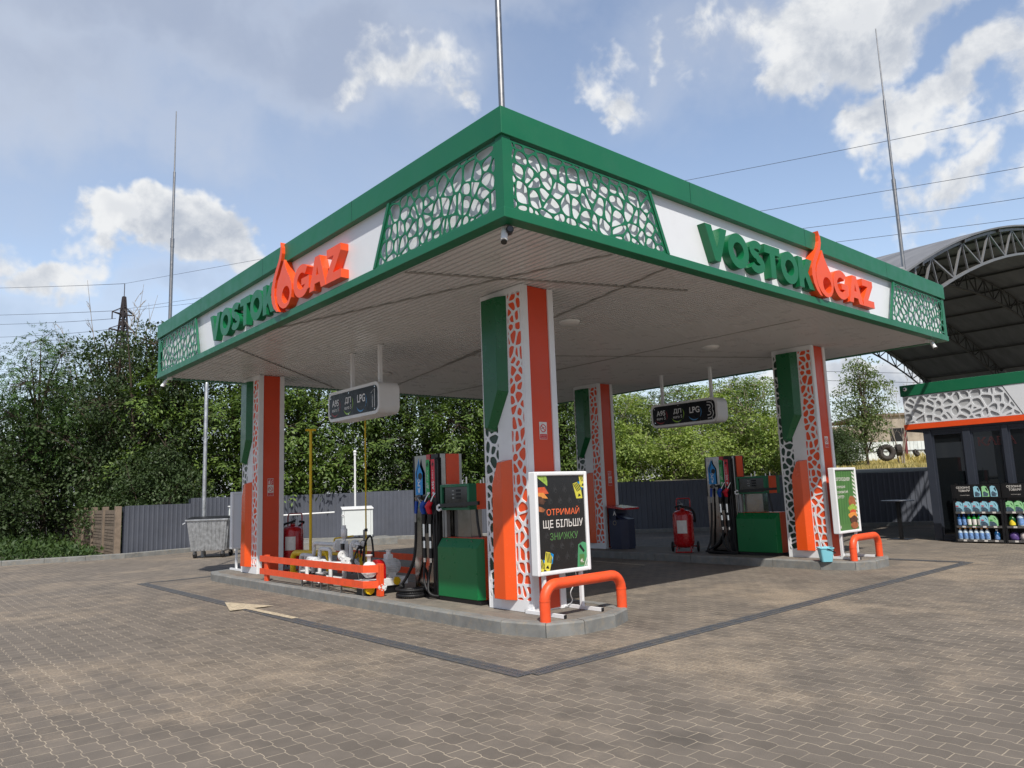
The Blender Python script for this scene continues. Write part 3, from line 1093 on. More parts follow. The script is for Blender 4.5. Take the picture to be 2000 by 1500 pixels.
# ------------------------------------------------------------------ columns
def make_column(name, label, loc, h):
    t = thing(name, label, 'column', loc, 0, 'clad canopy columns')
    A, B = .28, .412                       # half sizes in x and y
    body = MB()
    body.box(-A + .02, -B + .02, 0, A, B, h)
    ob('core', body, M['white'], parent=t)
    # white corner trims on the end faces and the plinth, set proud
    tr = MB()
    for s_ in (-1, 1):
        y0, y1 = sorted((s_ * (B - .02), s_ * (B + .012)))
        tr.box(-A + .012, y0, .0, -A + .107, y1, h)
        tr.box(A - .093, y0, .0, A + .002, y1, h)
    ob('corner_trim', tr, M['white'], parent=t, bevel=.003)
    rp = MB()
    for s_ in (-1, 1):
        y0, y1 = sorted((s_ * (B - .021), s_ * (B - .008)))
        rp.box(-A + .109, y0, .02, A - .095, y1, h - .004)
    ob('side_panel', rp, M['red_panel'], parent=t)
    # face towards the left lane: white sheet with organic holes over coloured backs
    f3 = lambda y, z, hh: (-A + .012 - hh, y, z)
    bk = MB()
    bk.box(-A + .010, .13, .135, -A + .018, B - .018, h - .10)
    ob('backing', bk, M['green_dark'], parent=t)
    bk = MB()
    bk.box(-A + .010, -B + .018, .135, -A + .018, -.135, h - .10)
    ob('backing', bk, M['orange'], parent=t)
    lt = MB()
    lattice(lt, [(.118, .13), (B - .012, .13), (B - .012, h - .11), (.118, h - .11)], .135, .029, .010, f3, .012, 0, 21, (.82, 1.26))
    ob('lattice', lt, M['white'], parent=t)
    lt = MB()
    lattice(lt, [(-B + .012, .13), (-.13, .13), (-.13, h - .07), (-B + .012, h - .07)], .135, .029, .010, f3, .012, 0, 34, (.88, 1.22))
    ob('lattice', lt, M['white'], parent=t)
    pl = MB()
    pl.box(-A, -.1295, .13, -A + .02, .1175, h)
    pl.box(-A, -B + .012, 0, -A + .02, B - .012, .1295)
    pl.box(-A, .1185, h - .1095, -A + .02, B - .012, h)
    pl.box(-A, -B + .012, h - .0695, -A + .02, -.1305, h)
    pl.box(-A - .002, B - .0115, 0, -A + .02, B + .004, h)
    pl.box(-A - .002, -B - .004, 0, -A + .0115, -B + .0115, h)
    ob('face_panel', pl, M['white'], parent=t)

    def slab(name, base, top, mat):
        """bevelled box: base outline on the face, smaller outline at the front"""
        mb = MB()
        n = len(base)
        v = [(-A - .002, p[0], p[1]) for p in base] + [(-A - .105, p[0], p[1]) for p in top]
        mb.add(v, [tuple(range(n, 2 * n))] + [(i, (i + 1) % n, n + (i + 1) % n, n + i) for i in range(n)])
        ob(name, mb, mat, parent=t, bevel=.004)

    slab('green_slab', [(.285, h - .09), (-.125, h - .09), (-.11, h - 1.36), (.165, h - 1.85), (.285, h - 1.85)],
         [(.275, h - .10), (-.02, h - .10), (-.01, h - 1.33), (.205, h - 1.80), (.275, h - 1.80)], M['green_gloss'])
    slab('orange_slab', [(-.13, 1.86), (.06, 1.86), (.17, 1.56), (.195, .13), (-.135, .13)],
         [(-.03, 1.83), (.045, 1.83), (.16, 1.55), (.185, .14), (-.035, .14)], M['orange_gloss'])
    return t


def notice(parent, xx, z, fire):
    """safety notice on the end face: white plate, no-smoking ring, red strip; optionally a red extinguisher panel on top"""
    mb = MB()
    y = -.412 + .006
    t3 = lambda x, zz, hh: (xx + x, y - hh, z + zz)
    mb.poly([(-.065, -.10), (.065, -.10), (.065, .12 if not fire else .26), (-.065, .12 if not fire else .26)], t3, .004, 0)
    ring_o, ring_i = arc(0, .04, .052, 0, 350, 28), arc(0, .04, .041, 0, 350, 28)
    mb.poly(ring_o, t3, .0055, 1, [ring_i])
    mb.poly(stroke([(-.033, .073), (.033, .007)], .010), t3, .0065, 1)
    mb.poly([(-.028, .03), (.018, .05), (.016, .056), (-.03, .036)], t3, .0058, 2)
    mb.poly([(-.060, -.095), (.060, -.095), (.060, -.035), (-.060, -.035)], t3, .0055, 1)
    put_text(mb, 'НЕ ПАЛИТИ', lambda a, b, hh: t3(a, b, .007), -.045, -.062, w=.09, m=0)
    put_text(mb, 'NO SMOKING', lambda a, b, hh: t3(a, b, .007), -.045, -.086, w=.09, m=0)
    if fire:
        mb.poly([(-.060, .13), (-.004, .13), (-.004, .25), (-.060, .25)], t3, .0055, 1)
        mb.poly([(.004, .13), (.060, .13), (.060, .25), (.004, .25)], t3, .0055, 1)
        mb.poly([(-.045, .145), (-.022, .145), (-.022, .21), (-.045, .21)], t3, .007, 0)
        mb.poly(stroke([(-.03, .21), (-.03, .232), (-.014, .232)], .008), t3, .007, 0)
        mb.poly(stroke([(.014, .15), (.03, .17), (.022, .20), (.045, .235)], .012), t3, .007, 0)
    ob('notice', mb, [M['paper'], M['redcap'], M['black']], parent=parent)


HCOL = zs - .15 + .001
c1 = make_column('canopy_column', 'nearest clad canopy column, beside the dark poster stand', (1.103, 1.104, .15), HCOL)
c2 = dup(c1, (1.045, 9.346, .15), label='canopy column at the far end of the near island, behind the orange guard rail')
c3 = dup(c1, (8.711, 1.147, .15), label='canopy column on the far island beside the green burger poster')
c4 = dup(c1, (8.683, 6.760, .15), label='canopy column with the navy litter bin at its foot')
notice(c1, .02, 2.20, False)
notice(c2, .0, 1.66, True)
notice(c3, .02, 2.18, False)
notice(c4, .02, 1.62, True)


# ------------------------------------------------------------------ things under and on the canopy
def lamp(loc, label):
    t = thing('ceiling_lamp', label, 'lamp', loc, 0, 'round lamps on the soffit')
    mb = MB()
    mb.lathe([(.17, 0), (.17, -.02), (.158, -.03)], n=28)
    ob('rim', mb, M['white_metal'], parent=t)
    mb = MB()
    mb.lathe([(.155, -.03), (.14, -.05), (.10, -.062), (.0, -.068)], n=28)
    ob('diffuser', mb, M['soffit'], parent=t)
    return t


lamp((2.89, 1.85, zs - .0005), 'round white soffit lamp right of the nearest column top')
lamp((6.78, 1.89, zs - .0005), 'round white soffit lamp left of the burger-poster column top')
lamp((2.95, 7.57, zs - .0005), 'round white soffit lamp above the sign marked 1')


def cctv(loc, rot, label, two=False):
    t = thing('security_camera', label, 'camera', loc, rot, 'cameras under the canopy corners')
    mb = MB()
    mb.box(-.07, -.06, -.09, .07, .06, 0)
    ob('junction_box', mb, M['white_metal'], parent=t, bevel=.006)
    mb = MB()
    mb.tube([(0, 0, -.05), (-.10, 0, -.08), (-.15, 0, -.15)], .018, 8)
    ob('bracket', mb, M['white_metal'], parent=t)
    a, b = Vector((-.13, 0, -.13)), Vector((-.23, 0, -.31))
    mb = MB()
    mb.tube([a, b], .055, 14)
    mb.tube([a + Vector((.04, 0, .06)), b + Vector((-.03, 0, .0))], [.03, .05], 10)
    ob('housing', mb, M['white'], parent=t)
    mb = MB()
    d = (b - a).normalized()
    mb.tube([b, b + d * .03], .052, 14)
    ob('lens', mb, M['screen'], parent=t)
    if two:
        mb = MB()
        mb.tube([(-.05, -.06, -.10), (-.20, -.10, -.11)], .062, 16)
        ob('housing', mb, M['black'], parent=t)
        mb = MB()
        mb.tube([(-.20, -.10, -.11), (-.215, -.104, -.111)], .045, 16)
        ob('lens', mb, M['screen'], parent=t)
    t.scale = (.62, .62, .62)
    return t


cctv((-.66, -.76, ZB + .01), math.radians(42), 'twin security cameras under the nearest canopy corner', True)
cctv((-.70, 9.98, ZB + .01), math.radians(-35), 'small security camera under the left canopy corner')
cctv((10.1, -.82, ZB + .01), math.radians(60), 'security camera under the right canopy corner by the shop')


def hanging_sign(label, loc, digit, rods):
    t = thing('hanging_sign', label, 'sign', loc, 0, 'pump number signs hanging from the soffit')
    W, Hh, D = 1.83, .55, .40          # along y, height, thickness
    hs = MB()
    o = rrect(-W / 2, -Hh / 2, W / 2, Hh / 2, .14, 8)
    t3 = lambda s, z, h: (-h, -s, z)
    hs.poly(o, lambda s, z, h: (D / 2 - h, -s, z), D, 0)
    ob('housing', hs, M['white'], parent=t, bevel=.01)
    fc = MB()
    F = lambda s, z, h: (-D / 2 - .001 - h, -s, z)
    fc.poly(rrect(-W / 2 + .055, -Hh / 2 + .055, W / 2 - .055, Hh / 2 - .055, .10, 8), F, .004, 0)
    T = lambda s, z, h: (-D / 2 - .007 - h, -s, z)
    for i, (txt, sub, cm) in enumerate((('A95', 'euro 5', 2), ('ДП', 'euro 5', 3), ('LPG', None, 4))):
        cx = -.62 + i * .47
        if sub:
            put_text(fc, txt, T, cx, .055, h=.125, w=.25 if i == 0 else .22, m=1, bold=.02, align='c')
            put_text(fc, sub, T, cx, -.065, h=.070, w=.25, m=1, bold=.008, align='c')
        else:
            put_text(fc, txt, T, cx, .045, h=.14, w=.27, m=1, bold=.02, align='c')
        # coloured swooshes of a broken ring
        def cres(a0, a1, r, th):
            o_, i_ = [], []
            for k in range(15):
                f = k / 14
                a = math.radians(a0 + (a1 - a0) * f)
                w_ = th * math.sin(PI * f)
                o_.append((cx - .01 + (r + w_ / 2) * math.cos(a), -.01 + (r + w_ / 2) * math.sin(a)))
                i_.append((cx - .01 + (r - w_ / 2) * math.cos(a), -.01 + (r - w_ / 2) * math.sin(a)))
            fc.poly(o_[:-1] + [o_[-1]] + i_[-2:0:-1], T, 0, cm)
        cres(205, 310, .172, .030)
        cres(-42, 40, .185, .018)
    if digit == '1':
        path = [(.685, .075), (.735, .155), (.735, -.155)]
    else:
        path = [(.655, .145)] + arc(.705, .075, .068, 75, -82, 12) + arc(.705, -.072, .074, 82, -78, 12) + [(.655, -.148)]
    fc.poly(ccw(stroke(path, .085)) if digit == '1' else stroke(path, .082), T, 0, 1)
    T2 = lambda s, z, h: (-D / 2 - .0085 - h, -s, z)
    fc.poly(stroke(path, .050), T2, 0, 0)
    for s_, z_ in ((-.80, .16), (-.80, -.16), (-.12, .19), (-.12, -.19), (.78, .19), (.78, -.19)):
        fc.lathe([(.014, 0), (.012, .008)], (-D / 2 - .004, -s_, z_), (-1, 0, 0), 8, 5)
    ob('sign_face', fc, [M['face_black'], M['white'], M['ring_red'], M['ring_green'], M['ring_blue'], M['chrome']], parent=t)
    for ry in rods:
        mb = MB()
        mb.box(-.03, ry - .03, Hh / 2, .03, ry + .03, zs - loc[2] - .001)
        mb.box(-.06, ry - .06, zs - loc[2] - .012, .06, ry + .06, zs - loc[2] - .002)
        ob('rod', mb, M['white'], parent=t)
    return t


M['ring_red'] = pm('ring_red', L(150, 40, 48), 0.4)
M['ring_green'] = pm('ring_green', L(150, 196, 62), 0.4)
M['ring_blue'] = pm('ring_blue', L(74, 144, 200), 0.4)
hanging_sign('white-rimmed black hanging sign numbered 1 above the gas pump', (1.30, 5.56, 3.278), '1', (.35, -.62))
hanging_sign('white-rimmed black hanging sign numbered 3 above the far pump', (8.90, 4.02, 3.247), '3', (.70, -.66))


def rod(label, loc, z0, z1, r0_):
    mb = MB()
    h = z1 - z0
    mb.tube([(0, 0, 0), (0, 0, h * .38)], r0_, 10)
    mb.tube([(0, 0, h * .38), (0, 0, h * .42)], r0_ * 1.12, 10)
    mb.tube([(0, 0, h * .42), (0, 0, h * .72)], r0_ * .72, 10)
    mb.tube([(0, 0, h * .72), (0, 0, h)], [r0_ * .45, r0_ * .3], 8)
    o = ob('lightning_rod', mb, M['steel_dull'], loc=(*loc, z0))
    return tag(o, label, 'rod', 'lightning rods on the canopy')


rod('thick lightning rod rising from the nearest canopy corner', (-.47, -.56), 5.155, 12.5, .034)
rod('thin lightning rod on the left end of the canopy', (-.70, 10.10), 5.155, 10.2, .036)
rod('thin lightning rod on the right end of the canopy by the arched roof', (9.90, -.60), 5.155, 10.85, .036)


# ------------------------------------------------------------------ fuel dispensers
M['lbl_blue'] = pm('label_blue', L(0, 140, 214), 0.3, var=0.03)
M['lbl_green'] = pm('label_green', L(10, 160, 76), 0.3, var=0.03)
M['lbl_red'] = pm('label_red', L(222, 20, 56), 0.3, var=0.03)
M['noz_blue'] = pm('nozzle_blue', L(10, 70, 170), 0.35)
M['noz_red'] = pm('nozzle_red', L(206, 24, 48), 0.35)
M['noz_green'] = pm('nozzle_green', L(20, 130, 70), 0.35)


def bez(pts, n=10):
    """Catmull-Rom through points"""
    P_ = [Vector(p) for p in pts]
    P_ = [P_[0] * 2 - P_[1]] + P_ + [P_[-1] * 2 - P_[-2]]
    out = []
    for i in range(1, len(P_) - 2):
        for k in range(n):
            t = k / n
            a, b, c, d = P_[i - 1], P_[i], P_[i + 1], P_[i + 2]
            out.append(0.5 * ((2 * b) + (-a + c) * t + (2 * a - 5 * b + 4 * c - d) * t * t + (-a + 3 * b - 3 * c + d) * t ** 3))
    out.append(P_[-2])
    return out


def dispenser(label, loc, coil):
    """local x: away from the left lane, y: along the island, origin at the middle of the cabinet base"""
    t = thing('fuel_dispenser', label, 'fuel pump', loc, 0, 'fuel dispensers on the islands')
    mb = MB()
    mb.box(-.26, -.44, 0, .26, .50, .05)
    mb.box(-.22, .50, 0, .22, 1.22, .03)
    ob('base', mb, M['black'], parent=t)
    # lower cabinet: orange body, green doors with a sloping top on both lane sides
    mb = MB()
    mb.box(-.19, -.42, .05, .19, .47, .855)
    ob('cabinet', mb, M['orange'], parent=t, bevel=.006)
    for s_ in (-1, 1):
        mb = MB()
        X = lambda x: s_ * x
        prof = [(.19, .06), (.29, .06), (.29, .73), (.205, .85), (.19, .85)]
        e0, e1 = -.46, .48
        v = [(X(p[0]), e0 + (.055 if p[0] > .25 else 0), p[1]) for p in prof] + [(X(p[0]), e1, p[1]) for p in prof]
        n = len(prof)
        f = [tuple(range(n)), tuple(range(n, 2 * n))] + [(i, (i + 1) % n, n + (i + 1) % n, n + i) for i in range(n)]
        mb.add(v, f)
        d = ob('door', mb, M['green_door'], parent=t, bevel=.006)
        for yy in (-.26, .30):
            ob('lock', MB().cyl((X(.235), yy, .80), (X(.258), yy, .822), .011, 8), M['chrome'], parent=d)
    # pedestal between cabinet and head
    mb = MB()
    mb.box(-.10, -.06, .856, .10, .36, 1.235)
    ob('pedestal', mb, M['steel'], parent=t, bevel=.004)
    mb = MB()
    mb.box(-.20, .37, .856, -.14, .425, 1.235)
    mb.box(-.20, .44, .856, -.14, .47, 1.235)
    mb.tube([(-.12, -.28, .86), (-.13, -.25, 1.05), (-.12, -.22, 1.235)], .018, 8, 1)
    ob('conduit', mb, [M['steel_dull'], M['black']], parent=t)
    # head
    mb = MB()
    mb.box(-.13, -.245, 1.236, .16, .425, 1.59)
    ob('head', mb, M['orange'], parent=t, bevel=.005)
    for s_ in (-1, 1):
        fr = MB()
        x0, x1 = sorted((s_ * .131 + (.03 if s_ > 0 else 0), s_ * .262 + (.03 if s_ > 0 else 0)))
        fr.box(x0, -.245, 1.236, x1, .43, 1.268)
        fr.box(x0, -.245, 1.552, x1, .43, 1.59)
        fr.box(x0, -.245, 1.268, x1, -.20, 1.552)
        fr.box(x0, .385, 1.268, x1, .43, 1.552)
        f_ = ob('display_frame', fr, M['green'], parent=t, bevel=.004)
        sc = MB()
        xs = (x0 + .03) if s_ < 0 else (x1 - .03)
        xa, xb = sorted((xs, xs - s_ * .02))
        sc.box(xa, -.198, 1.27, xb, .383, 1.55, 0)
        for zz in (1.50, 1.45, 1.40):
            sc.box(xs + (-.0015 if s_ < 0 else 0), -.02, zz - .016, xs + (.0015 if s_ > 0 else 0), .09, zz + .016, 1)
            sc.box(xs + (-.003 if s_ < 0 else .001), .13, zz - .006, xs + (-.001 if s_ < 0 else .003), .18, zz + .008, 2)
        ob('display', sc, [M['screen'], M['face_black'], M['steel_dull']], parent=f_)
    # black hose arm lying across the head with its pale hook
    mb = MB()
    mb.bar((-.30, .36, 1.30), (-.30, -.50, 1.325), .035, .05, 0)
    for yy in (.22, .0, -.30):
        mb.bar((-.30, yy, 1.312), (-.20, yy, 1.312), .03, .03, 0)
    mb.tube([(-.30, .36, 1.30), (-.305, .40, 1.31), (-.305, .44, 1.29), (-.305, .44, 1.25), (-.305, .40, 1.235), (-.30, .36, 1.25)], .017, 8, 1)
    ob('hose_arm', mb, [M['black'], M['white']], parent=t)
    # aerials / vents on top of the head
    mb = MB()
    for xx, yy, hh in ((-.03, .20, .06), (-.02, .12, .10), (.05, -.18, .08), (.10, -.05, .05)):
        mb.cyl((xx, yy, 1.59), (xx, yy, 1.59 + hh), .012, 8)
    ob('breather', mb, M['chrome'], parent=t)
    # hose mast
    mb = MB()
    mb.box(-.185, .49, .03, .185, 1.215, 2.045, 0)
    mb.box(-.205, .545, .03, -.1855, .72, 2.045, 1)
    mb.box(-.20, .76, .90, -.1855, .84, 2.045, 1)
    mb.box(-.20, .86, .90, -.1855, .93, 1.45, 1)
    mb.box(-.196, 1.195, 1.2, -.1855, 1.214, 2.04, 1)
    ob('hose_mast', mb, [M['steel'], M['black']], parent=t, bevel=.004)
    mb = MB()
    mb.box(-.105, .478, 1.60, .125, .4895, 2.04)
    ob('mast_panel', mb, M['orange'], parent=t)
    mb = MB()
    mb.box(-.204, .63, 1.93, -.1865, .70, 2.046)
    mb.box(-.207, .745, 1.95, -.1865, .84, 2.046)
    ob('mast_cap', mb, M['red'], parent=t)
    T = lambda y, z, h: (-.2065 - h, -y, z)
    for (y0, y1, z0, z1, mat, txt, hh) in ((-1.13, -.945, 1.46, 2.00, 'lbl_blue', 'LPG', .085), (-.85, -.765, 1.42, 1.97, 'lbl_green', 'ДП', .055), (-.72, -.625, 1.42, 1.97, 'lbl_red', 'A95', .058)):
        lb = MB()
        w = y1 - y0
        cx = (y0 + y1) / 2
        if mat == 'lbl_blue':
            lb.poly(ccw([(y0, z0), (y1, z0), (y1, z1 - .22), (cx + .02, z1 - .10), (cx, z1), (cx - .04, z1 - .10), (y0, z1 - .20)]), T, .003, 0)
            T1 = lambda a, b, h: T(a, b, .0045)
            lb.poly([(p[0] * .22 + y0 + .015, p[1] * .30 + z1 - .335) for p in FLAME_SWOOSH[:11] + FLAME_SWOOSH[13:]], T1, 0, 2)
            lb.poly(arc(cx + .035, z1 - .265, .052, 0, 350, 18), T1, 0, 2)
            put_text(lb, 'LPG', T, cx - .0 + .0, z0 + .16, h=.070, m=1, bold=.02, align='c', rot=True, lift=.0045)
        else:
            lb.poly(ccw([(y0, z0), (y1, z0), (y1, z1), (y0, z1)]), T, .003, 0)
            put_text(lb, txt, T, cx, z0 + .17, h=hh * .95, m=1, bold=.02, align='c', rot=True, lift=.0045)
            put_text(lb, '| EURO 5', T, cx, z0 + .32, h=.036, m=1, align='c', rot=True, lift=.0045)
            flame_icon(lb, T, cx - .03, z1 - .105, .09, 2, .0045)
        # small filling-nozzle arrow at the foot of each strip
        lb.poly([(cx - .012, z0 + .03), (cx + .012, z0 + .03), (cx + .012, z0 + .055), (cx + .028, z0 + .055), (cx, z0 + .085), (cx - .028, z0 + .055), (cx - .012, z0 + .055)], T, .0045, 1)
        ob('fuel_label', lb, [M[mat], M['white'], M['black']], parent=t)
    # nozzles
    for yy, zz, mat, mat2 in ((.81, 1.30, 'noz_blue', 'noz_green'), (.655, 1.30, 'noz_red', 'noz_red')):
        nz = MB()
        nz.tube(bez([(-.26, yy + .03, zz - .12), (-.30, yy + .02, zz - .01), (-.285, yy - .03, zz + .06)], 6), [.030, .036, .04, .042, .042, .04, .042, .044, .044, .042, .04, .038, .034][:13], 10, 0)
        nz.sphere((-.30, yy + .055, zz - .01), .034, 10, 1)
        nz.tube([(-.285, yy - .03, zz + .06), (-.27, yy - .06, zz + .13), (-.235, yy - .085, zz + .19)], [.016, .013, .011], 8, 2)
        ob('nozzle', nz, [M[mat], M[mat2], M['chrome']], parent=t)
        gr = MB()
        gr.tube([(-.26, yy + .03, zz - .12), (-.265, yy + .035, zz - .26)], [.045, .036], 10, 0)
        gr.tube([(-.265, yy + .035, zz - .26), (-.27, yy + .03, zz - .44)], .024, 10, 1)
        ob('nozzle_grip', gr, [M['black'], M['chrome']], parent=t)
    for yy in (.81, .655):
        # couplings
        k = MB()
        k.tube([(-.272, yy + .02, .80), (-.275, yy + .015, .70)], .026, 10, 0)
        k.tube([(-.275, yy + .015, .70), (-.275, yy + .012, .56)], .031, 10, 1)
        k.tube([(-.275, yy + .012, .56), (-.275, yy + .01, .50)], .025, 10, 0)
        ob('hose_coupling', k, [M['chrome'], M['black']], parent=t)
    hz = [[(-.27, .84, .86), (-.275, .825, .80)], [(-.27, .685, .86), (-.275, .67, .80)]]
    h1 = bez([(-.275, .82, .50), (-.29, .83, .30), (-.31, .74, .13), (-.27, .60, .04), (-.21, .52, .05), (-.20, .50, .30)], 8)
    h2 = bez([(-.275, .665, .50), (-.28, .72, .30), (-.33, .66, .10), (-.27, .55, .045), (-.22, .50, .10), (-.21, .50, .40)], 8)
    for h_ in (h1, h2):
        mb = MB()
        mb.tube(h_, .017, 9)
        ob('fuel_hose', mb, M['rubber'], parent=t)
    for h_ in ([(-.27, .845, .86), (-.273, .825, .79)], [(-.27, .69, .86), (-.273, .67, .79)]):
        mb = MB()
        mb.tube(h_, .02, 8)
        ob('fuel_hose', mb, M['rubber'], parent=t)
    mb = MB()
    mb.tube([(-.235, .565, .06), (-.235, .565, 1.98)], .016, 8)
    mb.box(-.245, .55, 1.96, -.18, .58, 1.99)
    ob('hose_guide', mb, M['black'], parent=t)
    mb = MB()
    mb.tube(bez([(-.22, .57, 1.28), (-.26, .60, 1.1), (-.25, .585, .6), (-.25, .60, .3), (-.22, .53, .06)], 8), .014, 8)
    ob('fuel_hose', mb, M['rubber'], parent=t)
    # gas hose with blue gun on the far edge of the mast
    gg = MB()
    gg.tube([(-.24, 1.06, 1.37), (-.25, 1.075, 1.19)], [.03, .024], 10, 0)
    gg.tube([(-.25, 1.075, 1.19), (-.25, 1.08, 1.06)], .02, 10, 1)
    gg.tube(bez([(-.24, 1.02, 1.42), (-.28, .96, 1.41), (-.27, .90, 1.33), (-.23, .92, 1.24)], 5), .016, 8, 1)
    gg.tube([(-.19, 1.04, 1.44), (-.26, 1.05, 1.40)], .035, 10, 1)
    ob('gas_nozzle', gg, [M['noz_blue'], M['steel_dull']], parent=t)
    if coil:
        pts = [(-.25, 1.08, 1.06), (-.25, 1.09, .80), (-.27, 1.12, .52), (-.30, 1.24, .30), (-.34, 1.36, .14)]
        ccx, ccy, rr = -.36, 1.10, .185
        a0 = math.atan2(1.36 - ccy, .02)
        pts = bez(pts, 8)
        sp = []
        for i in range(0, 64):
            a = PI / 2 + i / 64 * 2 * PI * 2.9
            r_ = rr * (1 - .06 * math.sin(i * .3)) + .012 * math.cos(i * .11)
            sp.append((ccx + r_ * math.cos(a), ccy + r_ * 1.05 * math.sin(a), .022 + .105 * (1 - i / 64) ** 1.2))
        pts = pts[:-2] + bez([pts[-2], (-.37, 1.33, .15), sp[0]], 4) + sp[1:]
        endp = bez([sp[-1], (-.20, 1.02, .03), (-.16, .93, .12), (-.20, .88, .32), (-.24, .90, .42)], 6)
        pts = pts + endp[1:]
    else:
        pts = bez([(-.25, 1.08, 1.06), (-.25, 1.10, .70), (-.27, 1.16, .25), (-.34, 1.20, .05), (-.36, 1.0, .02), (-.33, .62, .02), (-.30, .50, .03), (-.36, .80, .04), (-.40, 1.15, .05), (-.30, 1.22, .06), (-.24, 1.0, .2), (-.22, .86, .42)], 8)
    mb = MB()
    mb.tube(pts, .020, 9)
    # spiral guard on the gas hose: alternating ribs
    q = [Vector(p) for p in pts]
    acc = 0.0
    for i in range(1, len(q)):
        d = q[i] - q[i - 1]
        ln = d.length
        if ln < 1e-5:
            continue
        k = 0
        while acc < ln:
            c = q[i - 1] + d * (acc / ln)
            mb.tube([c - d.normalized() * .005, c + d.normalized() * .005], .0245, 8, 0)
            acc += .030
        acc -= ln
    ob('gas_hose', mb, M['rubber'], parent=t)
    return t


dispenser('fuel pump with green doors and a coiled black gas hose, beside the nearest column', (1.11, 2.165, .15), True)
dispenser('fuel pump with green doors in the shade on the far island, by the second extinguisher', (8.72, 2.205, .15), False)


